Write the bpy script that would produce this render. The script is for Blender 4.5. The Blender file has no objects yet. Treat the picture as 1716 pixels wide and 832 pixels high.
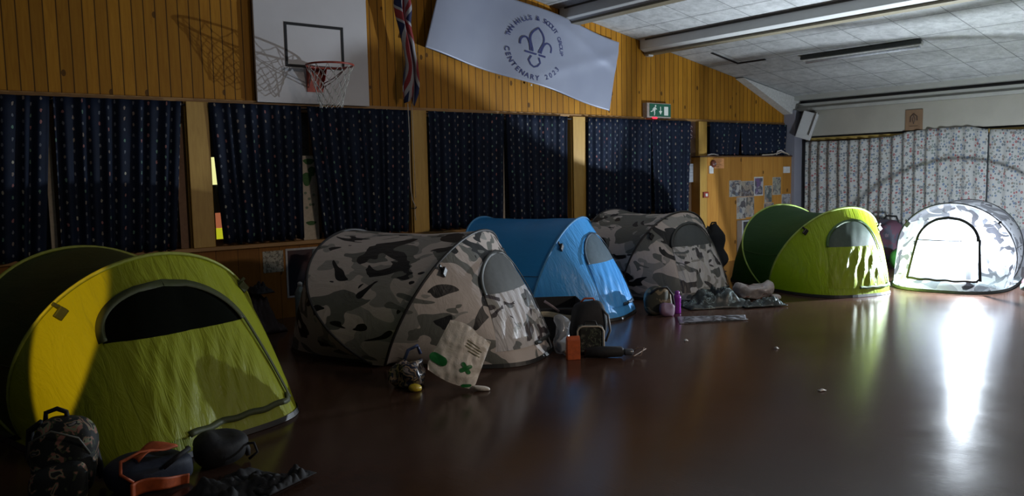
import bpy, bmesh, math, random
from mathutils import Vector, Matrix, noise
random.seed(7)
PI = math.pi
S = bpy.context.scene
COL = S.collection

# ------------------------------------------------------------------ camera, world, light, exposure
def cam_axes(yaw, pitch, roll):
    y, p, r = map(math.radians, (yaw, pitch, roll))
    F = Vector((math.sin(y)*math.cos(p), math.cos(y)*math.cos(p), -math.sin(p)))
    R = F.cross(Vector((0, 0, 1))).normalized(); U = R.cross(F)
    return (math.cos(r)*R+math.sin(r)*U, -math.sin(r)*R+math.cos(r)*U, F)
CR, CU, CF = cam_axes(38.2441, 5.2621, -1.16645)
cd = bpy.data.cameras.new('camera'); cam = bpy.data.objects.new('camera', cd); COL.objects.link(cam)
m = Matrix((CR, CU, -CF)).transposed().to_4x4(); m.translation = Vector((0, 0, 1.4)); cam.matrix_world = m
cd.sensor_width = 36; cd.lens = 36*1336.64/1716; cd.clip_start = .05
S.camera = cam
S.view_settings.view_transform = 'Standard'; S.view_settings.look = 'None'
S.view_settings.gamma = 1; S.view_settings.exposure = 0.45; S.view_settings.use_curve_mapping = False
try:
    S.cycles.use_denoising = True; S.cycles.max_bounces = 8; S.cycles.transparent_max_bounces = 12
    S.cycles.sample_clamp_indirect = 6
except Exception: pass
W = bpy.data.worlds.new('world'); S.world = W; W.use_nodes = True
W.node_tree.nodes['Background'].inputs[0].default_value = (.02, .03, .05, 1)
W.node_tree.nodes['Background'].inputs[1].default_value = .3

LANTERN_POS = Vector((9.60, 3.84, .50)); LANTERN_W = 1150      # the lamp inside the lit tent
FILL_W = 17                                                 # dim warm fill added behind the camera, not a known lamp
def add_light(name, kind, loc, energy, color, target=None, **kw):
    d = bpy.data.lights.new(name, kind); d.energy = energy; d.color = color
    for k, v in kw.items(): setattr(d, k, v)
    o = bpy.data.objects.new(name, d); COL.objects.link(o); o.location = loc
    if target is not None:
        o.rotation_euler = (Vector(target)-Vector(loc)).to_track_quat('-Z', 'Y').to_euler()
    return o
add_light('lantern_light', 'POINT', LANTERN_POS, LANTERN_W, (.80, .90, 1.0), shadow_soft_size=.025)
add_light('unseen_fill_light', 'AREA', (6.0, -2.5, 2.85), FILL_W, (1.0, .84, .70), (4.6, 5.0, -.2), shape='RECTANGLE', size=1.2, size_y=.2, spread=math.radians(80))  # added fill from the camera side, source unseen
add_light('warm_patch_spot', 'SPOT', (-1.9, 1.2, 2.7), 560, (1.0, .58, .06), (.70, 4.62, .60), spot_size=math.radians(13), spot_blend=.25, shadow_soft_size=.02).scale = (.33, 1, 1)  # added spot for the warm patch on the yellow tent; no doorway built

# ------------------------------------------------------------------ helpers
def tag(o, label=None, cat=None, group=None, kind=None):
    if label: o['label'] = label
    if cat: o['category'] = cat
    if group: o['group'] = group
    if kind: o['kind'] = kind
    return o
def thing(name, label, cat, loc=(0, 0, 0), rz=0, group=None):
    o = bpy.data.objects.new(name, None); COL.objects.link(o); o.empty_display_size = .1
    o.location = loc; o.rotation_euler = (0, 0, rz)
    return tag(o, label, cat, group)
class MB:
    def __init__(s): s.v = []; s.f = []; s.uv = {}
    def add(s, vs, fs):
        k = len(s.v); s.v += [tuple(p) for p in vs]; s.f += [tuple(i+k for i in f) for f in fs]; return s
    def box(s, x0, x1, y0, y1, z0, z1):
        return s.add([(x0,y0,z0),(x1,y0,z0),(x1,y1,z0),(x0,y1,z0),(x0,y0,z1),(x1,y0,z1),(x1,y1,z1),(x0,y1,z1)],
                     [(3,2,1,0),(4,5,6,7),(0,1,5,4),(1,2,6,5),(2,3,7,6),(3,0,4,7)])
    def cbox(s, c, sx, sy, sz, M=None):
        vs = [Vector((i*sx/2, j*sy/2, k*sz/2)) for k in (-1, 1) for i, j in ((-1,-1),(1,-1),(1,1),(-1,1))]
        if M: vs = [M @ v for v in vs]
        return s.add([v+Vector(c) for v in vs], [(3,2,1,0),(4,5,6,7),(0,1,5,4),(1,2,6,5),(2,3,7,6),(3,0,4,7)])
    def tube(s, pts, r, n=8, closed=False):
        pts = [Vector(p) for p in pts]; N = len(pts); vs = []; fs = []
        up = None
        for i, p in enumerate(pts):
            a = pts[(i-1) % N] if (closed or i > 0) else p
            b = pts[(i+1) % N] if (closed or i < N-1) else p
            t = (b-a).normalized()
            if up is None: up = t.orthogonal().normalized()
            up = (up - t*up.dot(t))
            up = up.normalized() if up.length > 1e-6 else t.orthogonal().normalized()
            w = t.cross(up); rr = r[i] if isinstance(r, (list, tuple)) else r
            for k in range(n):
                an = 2*PI*k/n; vs.append(p+up*math.cos(an)*rr+w*math.sin(an)*rr)
        for i in range(N if closed else N-1):
            j = (i+1) % N
            for k in range(n): fs.append((i*n+k, i*n+(k+1) % n, j*n+(k+1) % n, j*n+k))
        if not closed: fs += [tuple(range(n))[::-1], tuple((N-1)*n+k for k in range(n))]
        return s.add(vs, fs)
    def lathe(s, prof, n=20, M=None, c=(0, 0, 0)):
        vs = []; fs = []; c = Vector(c)
        for r, z in prof:
            for k in range(n):
                v = Vector((r*math.cos(2*PI*k/n), r*math.sin(2*PI*k/n), z)); vs.append((M @ v if M else v)+c)
        for i in range(len(prof)-1):
            for k in range(n): fs.append((i*n+k, i*n+(k+1) % n, (i+1)*n+(k+1) % n, (i+1)*n+k))
        fs += [tuple(range(n))[::-1], tuple((len(prof)-1)*n+k for k in range(n))]
        return s.add(vs, fs)
    def prism(s, pts, d):                       # flat outline pts, extruded by vector d
        d = Vector(d); n = len(pts); vs = [Vector(p) for p in pts]; vs += [v+d for v in vs]
        return s.add(vs, [tuple(range(n)), tuple(range(2*n-1, n-1, -1))]+[(i, i+n, (i+1) % n+n, (i+1) % n) for i in range(n)])
    def grid(s, nu, nv, fn, uvf=None):
        k = len(s.v); vs = []
        for j in range(nv+1):
            for i in range(nu+1):
                vs.append(fn(i/nu, j/nv))
                if uvf: s.uv[k+len(vs)-1] = uvf(i/nu, j/nv)
        return s.add(vs, [(j*(nu+1)+i, j*(nu+1)+i+1, (j+1)*(nu+1)+i+1, (j+1)*(nu+1)+i) for j in range(nv) for i in range(nu)])
    def build(s, name, mat, parent=None, outward=None, smooth=False, solid=0, bevel=0, sub=0, loc=None):
        me = bpy.data.meshes.new(name); me.from_pydata(s.v, [], s.f); me.validate()
        if s.uv:
            l = me.uv_layers.new(name='uv')
            for lp in me.loops: l.data[lp.index].uv = s.uv.get(lp.vertex_index, (0, 0))
        bm = bmesh.new(); bm.from_mesh(me); bmesh.ops.recalc_face_normals(bm, faces=bm.faces)
        if outward is not None and sum(f.normal.dot(f.calc_center_median()-Vector(outward)) for f in bm.faces) < 0: bmesh.ops.reverse_faces(bm, faces=bm.faces)
        bm.to_mesh(me); bm.free()
        if smooth:
            for p in me.polygons: p.use_smooth = True
        o = bpy.data.objects.new(name, me); COL.objects.link(o)
        if mat: me.materials.append(mat)
        if parent: o.parent = parent
        if loc: o.location = loc
        if bevel:
            b = o.modifiers.new('bevel', 'BEVEL'); b.width = bevel; b.segments = 2; b.limit_method = 'ANGLE'
        if solid:
            q = o.modifiers.new('solid', 'SOLIDIFY'); q.thickness = solid; q.offset = 0
        if sub:
            q = o.modifiers.new('sub', 'SUBSURF'); q.levels = sub; q.render_levels = sub
        return o
def N3(x, y=0., z=0.): return noise.noise(Vector((x, y, z)))

# ------------------------------------------------------------------ materials
class NT:
    def __init__(s, name):
        s.m = bpy.data.materials.new(name); s.m.use_nodes = True; s.t = s.m.node_tree
        s.b = s.t.nodes['Principled BSDF']; s.out = s.t.nodes['Material Output']
    def n(s, typ, **kw):
        q = s.t.nodes.new(typ)
        for k, v in kw.items(): setattr(q, k, v)
        return q
    def link(s, a, b): s.t.links.new(a, b)
    def val(s, sock, v):
        if hasattr(v, 'links') or isinstance(v, bpy.types.NodeSocket): s.link(v, sock)
        else: sock.default_value = v
    def math(s, op, a, b=None, c=None, clamp=False):
        q = s.n('ShaderNodeMath', operation=op, use_clamp=clamp); s.val(q.inputs[0], a)
        if b is not None: s.val(q.inputs[1], b)
        if c is not None: s.val(q.inputs[2], c)
        return q.outputs[0]
    def mix(s, f, a, b):
        q = s.n('ShaderNodeMix', data_type='RGBA'); s.val(q.inputs[0], f); s.val(q.inputs[6], a); s.val(q.inputs[7], b); return q.outputs[2]
    def coord(s, which='Object', scale=(1, 1, 1), loc=(0, 0, 0)):
        c = s.n('ShaderNodeTexCoord'); mp = s.n('ShaderNodeMapping'); s.link(c.outputs[which], mp.inputs[0])
        mp.inputs['Scale'].default_value = scale; mp.inputs['Location'].default_value = loc; return mp.outputs[0]
    def noise(s, v, scale, detail=2, rough=.5, dist=0):
        q = s.n('ShaderNodeTexNoise'); s.link(v, q.inputs['Vector']); q.inputs['Scale'].default_value = scale
        q.inputs['Detail'].default_value = detail; q.inputs['Roughness'].default_value = rough; q.inputs['Distortion'].default_value = dist; return q.outputs['Fac']
    def ramp(s, f, stops, interp='LINEAR'):
        q = s.n('ShaderNodeValToRGB'); s.link(f, q.inputs[0]); cr = q.color_ramp; cr.interpolation = interp
        while len(cr.elements) < len(stops): cr.elements.new(.5)
        for e, (p, c) in zip(cr.elements, stops): e.position = p; e.color = (*c, 1) if len(c) == 3 else c
        return q.outputs[0]
    def bump(s, h, strength=.3, dist=.01, normal=None):
        q = s.n('ShaderNodeBump'); s.link(h, q.inputs['Height']); q.inputs['Strength'].default_value = strength; q.inputs['Distance'].default_value = dist
        if normal: s.link(normal, q.inputs['Normal'])
        return q.outputs[0]
    def set(s, **kw):
        for k, v in kw.items():
            sk = s.b.inputs[k.replace('_', ' ')]
            if isinstance(v, tuple) and len(v) == 3: v = (*v, 1)
            s.val(sk, v)
        return s
def rgb(r, g, b): return (r, g, b, 1)
_plain = {}
def plain(name, col, rough=.6, metal=0, var=.12, scale=30, bumps=0, **kw):
    if name in _plain: return _plain[name]
    t = NT(name); v = t.coord(); nz = t.noise(v, scale, 3)
    c1 = tuple(max(0, c*(1-var)) for c in col); c2 = tuple(min(1, c*(1+var)) for c in col)
    t.set(Base_Color=t.ramp(nz, [(.3, c1), (.7, c2)]), Roughness=rough, Metallic=metal, **kw)
    if bumps: t.set(Normal=t.bump(nz, bumps, .01))
    _plain[name] = t.m; return t.m
def emit(name, col, strength):
    t = NT(name); t.set(Base_Color=col, Emission_Color=col, Emission_Strength=strength); return t.m
def cladding(name, axis=0, board=.098, base=((.36, .145, .010), (.52, .245, .020)), rough=.55, groove=.05, off=0):
    t = NT(name); v = t.coord(); sep = t.n('ShaderNodeSeparateXYZ'); t.link(v, sep.inputs[0])
    x = t.math('DIVIDE', t.math('ADD', sep.outputs[axis], 20+off), board)
    idx = t.math('FLOOR', x); fr = t.math('FRACT', x)
    wn = t.n('ShaderNodeTexWhiteNoise', noise_dimensions='1D'); t.link(idx, wn.inputs['W'])
    edge = t.math('MINIMUM', fr, t.math('SUBTRACT', 1, fr))
    g = t.math('LESS_THAN', edge, groove)
    comb = t.n('ShaderNodeCombineXYZ'); t.link(t.math('MULTIPLY', wn.outputs[0], 40), comb.inputs[0])
    off3 = t.n('ShaderNodeVectorMath', operation='ADD'); t.link(v, off3.inputs[0]); t.link(comb.outputs[0], off3.inputs[1])
    mp = t.n('ShaderNodeMapping'); t.link(off3.outputs[0], mp.inputs[0]); mp.inputs['Scale'].default_value = (9, 9, .7)
    gr = t.noise(mp.outputs[0], 3.2, 5, .6, 1.2)
    c = t.ramp(gr, [(.25, base[0]), (.75, base[1])])
    c = t.mix(t.math('MULTIPLY', wn.outputs[0], .45), c, rgb(*(q*.5 for q in base[0])))
    vo = t.n('ShaderNodeTexVoronoi'); m2 = t.n('ShaderNodeMapping'); t.link(off3.outputs[0], m2.inputs[0]); m2.inputs['Scale'].default_value = (5, 5, 3.1); t.link(m2.outputs[0], vo.inputs['Vector']); vo.inputs['Scale'].default_value = 1
    kn = t.math('LESS_THAN', vo.outputs['Distance'], .10)
    c = t.mix(t.math('MULTIPLY', kn, .75), c, rgb(.035, .014, .004))
    c = t.mix(t.math('MULTIPLY', g, .85), c, rgb(.03, .013, .004))
    t.set(Base_Color=c, Roughness=rough, Specular_IOR_Level=.2, Normal=t.bump(t.math('SUBTRACT', 1, g), .6, .006))
    return t.m
M_CLAD = cladding('pine_cladding')
M_PANEL = cladding('pine_panel', board=.28, base=((.44, .19, .035), (.58, .29, .06)), groove=.008)
M_DADO = cladding('pine_dado', board=.21, base=((.24, .09, .012), (.33, .14, .02)), groove=.012)
def wood(name, a, b, sc=(12, 12, 1.2), rough=.5):
    t = NT(name); v = t.coord(scale=sc); g = t.noise(v, 2.5, 5, .6, 1.0)
    t.set(Base_Color=t.ramp(g, [(.25, a), (.75, b)]), Roughness=rough, Normal=t.bump(g, .1, .003)); return t.m
M_POST = wood('pine_post', (.40, .22, .04), (.54, .33, .07))
M_TRIM = wood('pine_trim', (.28, .14, .035), (.40, .21, .06), sc=(1.2, 12, 12))
M_FRAME = wood('window_wood', (.20, .09, .03), (.30, .15, .05))
M_WHITE = plain('white_paint', (.62, .62, .60), .5)
M_CREAM = plain('cream_paint', (.40, .38, .33), .55, var=.05, scale=4)
M_GREY = plain('grey_paint', (.30, .30, .34), .55, var=.05, scale=4)
M_BLACK = plain('black_cloth', (.008, .008, .010), .75, bumps=.2)
M_BLACKP = plain('black_plastic', (.012, .012, .014), .35)
M_NAVY = plain('navy_cloth', (.010, .016, .035), .7, bumps=.2)

def mat_floor():
    t = NT('brown_vinyl_floor'); v = t.coord()
    big = t.noise(v, .9, 4, .6); fine = t.noise(v, 14, 6, .7)
    c = t.ramp(big, [(.3, (.058, .029, .020)), (.7, (.090, .047, .033))])
    c = t.mix(t.math('MULTIPLY', fine, .35), c, rgb(.035, .02, .014))
    r = t.math('ADD', t.math('MULTIPLY', t.noise(v, 3.0, 6, .7), .25), .28)
    sc1 = t.noise(t.coord(scale=(40, 3, 1)), 3, 4, .7, .6)
    mp = t.n('ShaderNodeMapping'); t.link(t.coord(), mp.inputs[0]); mp.inputs['Rotation'].default_value = (0, 0, .9); mp.inputs['Scale'].default_value = (60, 4, 1)
    sc2 = t.noise(mp.outputs[0], 2, 4, .7, .8)
    t.set(Coat_Normal=t.bump(t.math('ADD', sc1, sc2), .05, .008))
    h = t.math('ADD', t.math('MULTIPLY', sc1, .5), t.math('ADD', t.math('MULTIPLY', sc2, .5), t.math('MULTIPLY', fine, .6)))
    t.set(Base_Color=c, Roughness=r, Normal=t.bump(h, .35, .01), Specular_IOR_Level=.0, Coat_Weight=.8, Coat_Roughness=t.math('MULTIPLY', r, .38), Coat_IOR=1.5)
    return t.m
def mat_ceiling():
    t = NT('speckled_ceiling_tiles'); v = t.coord(); sep = t.n('ShaderNodeSeparateXYZ'); t.link(v, sep.inputs[0])
    def line(ax, off, per, w):
        f = t.math('FRACT', t.math('DIVIDE', t.math('ADD', sep.outputs[ax], off), per))
        e = t.math('MINIMUM', f, t.math('SUBTRACT', 1, f)); return t.math('LESS_THAN', e, w)
    g = t.math('MAXIMUM', line(0, 20-.44, .64, .014), line(1, 20-.42, .62, .011))
    n1 = t.noise(v, 7, 6, .75, .5); n2 = t.noise(v, 60, 3, .7)
    c = t.ramp(n1, [(.35, (.36, .37, .37)), (.6, (.54, .55, .55))])
    c = t.mix(t.math('MULTIPLY', t.math('GREATER_THAN', n2, .62), .25), c, rgb(.25, .26, .26))
    c = t.mix(t.math('MULTIPLY', g, .62), c, rgb(.08, .085, .085))
    t.set(Base_Color=c, Roughness=.85, Normal=t.bump(t.math('SUBTRACT', 1, g), .5, .004)); return t.m
def mat_navy_curtain():
    t = NT('navy_motif_curtain'); v = t.coord('UV'); sep = t.n('ShaderNodeSeparateXYZ'); t.link(v, sep.inputs[0])
    u = t.math('DIVIDE', sep.outputs[0], .085); w = t.math('DIVIDE', sep.outputs[1], .095)
    iu = t.math('FLOOR', u); w = t.math('ADD', w, t.math('MULTIPLY', t.math('MODULO', iu, 2), .5)); iw = t.math('FLOOR', w)
    fu = t.math('SUBTRACT', t.math('FRACT', u), .5); fw = t.math('SUBTRACT', t.math('FRACT', w), .5)
    d = t.math('SQRT', t.math('ADD', t.math('POWER', t.math('MULTIPLY', fu, 1.5), 2), t.math('POWER', fw, 2)))
    cb = t.n('ShaderNodeCombineXYZ'); t.link(iu, cb.inputs[0]); t.link(iw, cb.inputs[1])
    wn = t.n('ShaderNodeTexWhiteNoise', noise_dimensions='2D'); t.link(cb.outputs[0], wn.inputs[0])
    shp = t.math('ADD', d, t.math('MULTIPLY', t.noise(v, 60, 1), .22))
    on = t.math('MULTIPLY', t.math('LESS_THAN', shp, .27), t.math('ADD', t.math('MULTIPLY', wn.outputs[0], .7), .2))
    mot = t.ramp(wn.outputs[0], [(0, (.30, .32, .36)), (.5, (.35, .28, .22)), (.7, (.16, .30, .22)), (.85, (.34, .15, .14)), (.95, (.40, .38, .30))], 'CONSTANT')
    c = t.mix(on, t.ramp(t.noise(v, 4, 3), [(.3, (.003, .007, .020)), (.7, (.005, .012, .033))]), mot)
    t.set(Base_Color=c, Roughness=.72, Specular_IOR_Level=.2, Normal=t.bump(t.noise(v, 300, 1), .1, .002)); return t.m
def mat_print_curtain():
    t = NT('ring_print_curtain'); v = t.coord('UV')
    vo = t.n('ShaderNodeTexVoronoi'); t.link(v, vo.inputs['Vector']); vo.inputs['Scale'].default_value = 24; vo.inputs['Randomness'].default_value = .6
    d = vo.outputs['Distance']; sp = t.n('ShaderNodeSeparateColor'); t.link(vo.outputs['Color'], sp.inputs[0])
    big = t.math('GREATER_THAN', sp.outputs[1], .62)
    ro = t.math('ADD', .38, t.math('MULTIPLY', big, .12)); ri = t.math('MULTIPLY', big, .17)
    ring = t.math('MULTIPLY', t.math('LESS_THAN', d, ro), t.math('GREATER_THAN', d, ri))
    col = t.ramp(sp.outputs[0], [(0, (.10, .13, .16)), (.34, (.16, .20, .18)), (.52, (.30, .05, .06)), (.68, (.10, .16, .28)), (.84, (.20, .15, .12))], 'CONSTANT')
    c = t.mix(t.math('MULTIPLY', ring, .85), rgb(.44, .44, .43), col)
    t.set(Base_Color=c, Roughness=.8, Normal=t.bump(t.noise(v, 200, 2), .1, .002)); return t.m
def fabric(name, color, transl=.25, rough=.42, thin=0., bump=.25, seed=0, wr=(2.0, 2.0, 6.0), lining=None):
    """coated polyester: gloss + some light carried through; thin = share of light passing straight through the weave"""
    t = NT(name)
    v = t.coord(loc=(seed*3.1, seed*1.7, 0))
    c = color(t) if callable(color) else rgb(*color)
    mp = t.n('ShaderNodeMapping'); t.link(v, mp.inputs[0]); mp.inputs['Scale'].default_value = wr
    h = t.noise(mp.outputs[0], 2.2, 5, .6, .8)
    cb = t.mix(t.n('ShaderNodeNewGeometry').outputs['Backfacing'], c, rgb(*lining)) if lining else c  # dark inner face added to dim what shows through the thin fabric
    t.set(Base_Color=cb, Roughness=rough, Specular_IOR_Level=.45, Normal=t.bump(h, bump, .03))
    tr = t.n('ShaderNodeBsdfTranslucent'); t.val(tr.inputs[0], c)
    ms = t.n('ShaderNodeMixShader'); ms.inputs[0].default_value = transl
    t.link(t.b.outputs[0], ms.inputs[1]); t.link(tr.outputs[0], ms.inputs[2]); fin = ms.outputs[0]
    if thin:
        tp = t.n('ShaderNodeBsdfTransparent'); m2 = t.n('ShaderNodeMixShader'); m2.inputs[0].default_value = thin
        t.link(fin, m2.inputs[1]); t.link(tp.outputs[0], m2.inputs[2]); fin = m2.outputs[0]
    t.link(fin, t.out.inputs[0]); return t.m
def camo(seed, sc=1.0, pale=(.60, .535, .50), mid=(.16, .165, .15), grey=(.33, .32, .30), dark=(.010, .010, .012)):
    def f(t):
        def lay(k, s, thr, st=(1, 1, 1)):
            v = t.coord(scale=st, loc=(seed*5.3+k*9.1, seed*2.9-k*4.3, k*3.7))
            return t.math('GREATER_THAN', t.noise(v, s*sc*1.15, 1.4, .45, 1.5), thr)
        c = t.mix(lay(1, 2.5, .585, (.8, 1, 1.3)), rgb(*pale), rgb(*grey))
        c = t.mix(lay(2, 2.6, .575, (.75, 1, 1.35)), c, rgb(*mid))
        c = t.mix(lay(3, 2.7, .595, (.7, 1, 1.5)), c, rgb(*dark))
        return c
    return f

# ------------------------------------------------------------------ the hall
YW, XF = 7.7, 12.2                      # inner faces of the left (gable) wall and of the far wall
X0, Y0 = -6.2, -5.0
RX = 3.0
def ceil_z(x): return 3.54-.174*(x-6.49) if x >= RX else 3.54-.174*(RX-6.49)-.174*(RX-x)
ST = dict(kind='structure')
def struct(o): o['kind'] = 'structure'; return o
M_FLOOR = mat_floor(); M_CEIL = mat_ceiling()
struct(MB().box(X0-.2, XF+.2, Y0-.2, YW+.2, -.1, 0).build('floor', M_FLOOR))
c = MB()
for xa, xb in ((X0-.1, RX), (RX, XF+.1)):
    c.add([(xa, Y0-.1, ceil_z(xa)), (xb, Y0-.1, ceil_z(xb)), (xb, YW+.1, ceil_z(xb)), (xa, YW+.1, ceil_z(xa)),
           (xa, Y0-.1, ceil_z(xa)+.1), (xb, Y0-.1, ceil_z(xb)+.1), (xb, YW+.1, ceil_z(xb)+.1), (xa, YW+.1, ceil_z(xa)+.1)],
          [(3,2,1,0),(4,5,6,7),(0,1,5,4),(1,2,6,5),(2,3,7,6),(3,0,4,7)])
struct(c.build('ceiling', M_CEIL))
WT, SILL = 2.13, .775                    # window head and sill heights
w = MB()
w.prism([(X0, YW, WT), (XF, YW, WT), (XF, YW, ceil_z(XF)), (RX, YW, ceil_z(RX)), (X0, YW, ceil_z(X0))], (0, .12, 0))
struct(w.build('wall_left', M_CLAD))
struct(MB().box(X0, 9.5, YW, YW+.12, 0, SILL-.04).build('wall_left_dado', M_DADO))
struct(MB().box(X0-.1, 9.5, YW-.05, YW+.14, SILL-.04, SILL).build('trim_sill', M_TRIM, bevel=.006))
struct(MB().box(X0-.1, XF, YW-.018, YW+.0, WT, WT+.035).build('trim_head', M_TRIM, bevel=.003))
struct(MB().box(XF, XF+.12, Y0, YW+.12, 0, 2.7).build('wall_far', M_GREY))
struct(MB().prism([(X0, Y0, 0), (XF, Y0, 0), (XF, Y0, ceil_z(XF)), (RX, Y0, ceil_z(RX)), (X0, Y0, ceil_z(X0))], (0, -.12, 0)).build('wall_back', M_CREAM))
struct(MB().box(X0-.12, X0, Y0, YW+.12, 0, ceil_z(X0)+.05).build('wall_right', M_CREAM))
# bays of windows between posts
POSTS = [(-2.55, -2.35), (-.14, .06), (2.255, 2.455), (4.645, 4.845), (7.065, 7.285)]
for i, (a, b) in enumerate(POSTS):
    p = MB().box(a, b, YW-.06, YW+.12, SILL, WT); p.box(a-.012, a, YW-.03, YW+.1, SILL, WT); p.box(b, b+.012, YW-.03, YW+.1, SILL, WT)
    struct(p.build('trim_%d' % (i+1), M_POST, bevel=.004))
struct(MB().box(9.595, 9.79, YW-.06, YW+.12, 1.60, WT).build('trim_6', M_POST, bevel=.004))
struct(MB().box(9.36, 9.60, YW+.0, YW+.12, 0, WT).build('trim_7', plain('dark_jamb', (.09, .045, .02), .5)))
M_GLASS = NT('night_glass'); M_GLASS.set(Base_Color=(.80, .85, .86), Roughness=.05, Transmission_Weight=.9, IOR=1.1); M_GLASS = M_GLASS.m
BAYS = [(-2.35, -.14, SILL, WT), (.06, 2.255, SILL, WT), (2.455, 4.645, SILL, WT), (4.845, 7.065, SILL, WT), (7.285, 9.36, SILL, WT), (9.79, 11.88, 1.60, WT)]
for i, (a, b, z0, z1) in enumerate(BAYS):
    f = MB(); y0, y1 = YW+.05, YW+.11
    f.box(a, b, y0, y1, z0, z0+.06); f.box(a, b, y0, y1, z1-.06, z1); f.box(a, a+.025, y0, y1, z0, z1); f.box(b-.025, b, y0, y1, z0, z1)
    mx = (a+b)/2; f.box(mx-.04, mx+.04, y0, y1, z0, z1)
    wn_ = struct(f.build('window_%d' % (i+1), M_FRAME, bevel=.004))
    MB().box(a+.025, b-.025, YW+.075, YW+.083, z0+.06, z1-.06).build('pane', M_GLASS, wn_)
# gable haunch, column, far beam
struct(MB().prism([(10.55, YW, 2.815), (12.18, YW, 2.545), (11.90, YW, 2.30), (11.86, YW, 2.30)], (0, -.16, 0)).build('trim_haunch', M_WHITE, bevel=.004))
struct(MB().box(11.88, 12.2, 7.49, YW, 0, 2.36).build('trim_column', plain('column_paint', (.27, .27, .32), .5, var=.04, scale=3), bevel=.005))
fb = MB().box(12.06, XF, Y0, 7.49, 1.93, 2.34); struct(fb.build('trim_fascia', M_CREAM, bevel=.004))
cr = MB().box(11.98, XF, Y0, YW, 2.34, 2.39).box(12.03, XF, Y0, YW, 2.39, 2.47); cr.box(11.93, XF, Y0, YW, 2.52, 2.60); struct(cr.build('trim_cornice', plain('cornice_paint', (.42, .42, .39), .5, var=.06, scale=5), bevel=.006))
# door of the far side wall out of view: none seen

# boxed-out pine panel under the short high window
PY = 7.55
t_ = MB().box(9.50, 11.885, PY, YW+.1, 0, 1.60)
struct(t_.build('wall_left_boxing', M_PANEL))
struct(MB().box(9.49, 11.885, PY-.02, YW-.0, 1.60, 1.62).build('trim_ledge', plain('dark_ledge', (.10, .05, .025), .5), bevel=.003))
struct(MB().box(9.50, 9.66, PY-.012, PY, 0, 1.60).build('trim_corner_board', M_POST, bevel=.003))

# ------------------------------------------------------------------ curtains
M_NC = mat_navy_curtain(); M_PC = mat_print_curtain()
def curtain(xt0, xt1, xb0, xb1, z0, z1, label, seed, y=YW-.09, group='navy curtains along the timber wall'):
    wd = xt1-xt0; nu = max(24, int(wd*70)); nv = 14
    folds = max(4, wd/.115)
    def f(u, v):
        ph = u*folds*2*PI+seed*1.7+.9*math.sin(u*9+seed)+1.2*N3(u*7, seed)
        x = (xt0+(xt1-xt0)*u)*(v)+(xb0+(xb1-xb0)*u)*(1-v)
        amp = (.022+.014*N3(u*5+seed, 3.1))*(.55+.55*(1-v))
        return (x+.008*math.sin(ph*.5), y+amp*math.sin(ph)+.01*N3(u*3, v*2, seed), z0+(z1-z0)*v+.006*math.sin(ph)*(1-v)+.012*N3(u*8, seed)*(1-v))
    o = MB().grid(nu, nv, f, lambda u, v: (u*wd*1.25+seed*.37, v*(z1-z0)+seed*.11)).build('curtain', M_NC, smooth=True, solid=.003)
    tag(o, label, 'curtain', group)
CZ0 = .80
for k, (a, b, c_, d_, z0, lab) in enumerate([
    (-2.3, -1.2, -2.3, -1.25, CZ0, 'navy motif curtain hanging behind the left yellow tent, at the far left edge'),
    (-1.2, -.1, -1.2, -.12, CZ0, 'navy motif curtain outside the left edge of the picture'),
    (.05, 1.155, .05, 1.045, CZ0-.03, 'nearly black navy curtain at the left edge above the shadowed back of the yellow tent'),
    (1.18, 2.205, 1.165, 2.095, CZ0-.02, 'nearly black navy curtain just left of the first timber post above the yellow tent'),
    (2.455, 3.365, 2.535, 3.345, CZ0-.0, 'navy motif curtain right of the first timber post, below the left half of the backboard'),
    (3.42, 4.625, 3.55, 4.56, CZ0-.0, 'navy motif curtain below the basketball net, with hanging cords at its right edge'),
    (4.85, 5.93, 4.86, 5.895, CZ0-.0, 'navy motif curtain below the left half of the banner'),
    (5.945, 6.93, 5.985, 6.90, CZ0-.0, 'navy motif curtain below the right half of the banner, left of a post'),
    (7.29, 8.49, 7.26, 8.475, CZ0-.0, 'navy motif curtain behind the right camouflage tent, left of a narrow gap'),
    (8.50, 9.38, 8.56, 9.34, CZ0-.0, 'navy motif curtain below the exit sign, right of a narrow gap'),
    (9.80, 10.57, 9.80, 10.50, 1.625, 'short navy curtain in the high window, left one of the pair'),
    (10.60, 11.84, 10.64, 11.82, 1.625, 'short navy curtain in the high window, right one next to the grey column')]):
    curtain(a, b, c_, d_, z0, WT-.005, lab, k+1)
tag(MB().tube([(-2.3, YW-.035, WT-.03), (9.36, YW-.035, WT-.03)], .009).build('curtain_rail', M_BLACKP), 'thin dark rail the long navy curtains hang from under the window head', 'curtain rail')
tag(MB().tube([(9.8, YW-.035, WT-.03), (11.86, YW-.035, WT-.03)], .009).build('curtain_rail', M_BLACKP), 'thin dark rail of the short curtains in the high window', 'curtain rail')
def far_curtain(y0, y1, top, label, seed, ph0):
    wd = abs(y1-y0); nu = int(wd*70); nv = 20
    def f(u, v):
        yy = y0+(y1-y0)*u
        dens = 1.0 if yy > 5.2 else .45
        ph = ph0+yy*2*PI/.17+1.5*N3(yy*2.5, seed)
        amp = (.034*dens+.012*N3(yy*3, 7))*(.75+.3*(1-v))
        zt = top(yy); z = .53+(zt-.53)*v+.01*math.sin(ph)*(1-v)
        return (12.02+amp*math.sin(ph)+.02*N3(yy*2, v*2), yy, z)
    o = MB().grid(nu, nv, f, lambda u, v: (u*wd*1.3+seed, v*1.4)).build('curtain', M_PC, smooth=True, solid=.003)
    tag(o, label, 'curtain', 'ring print curtains on the far wall')
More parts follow.
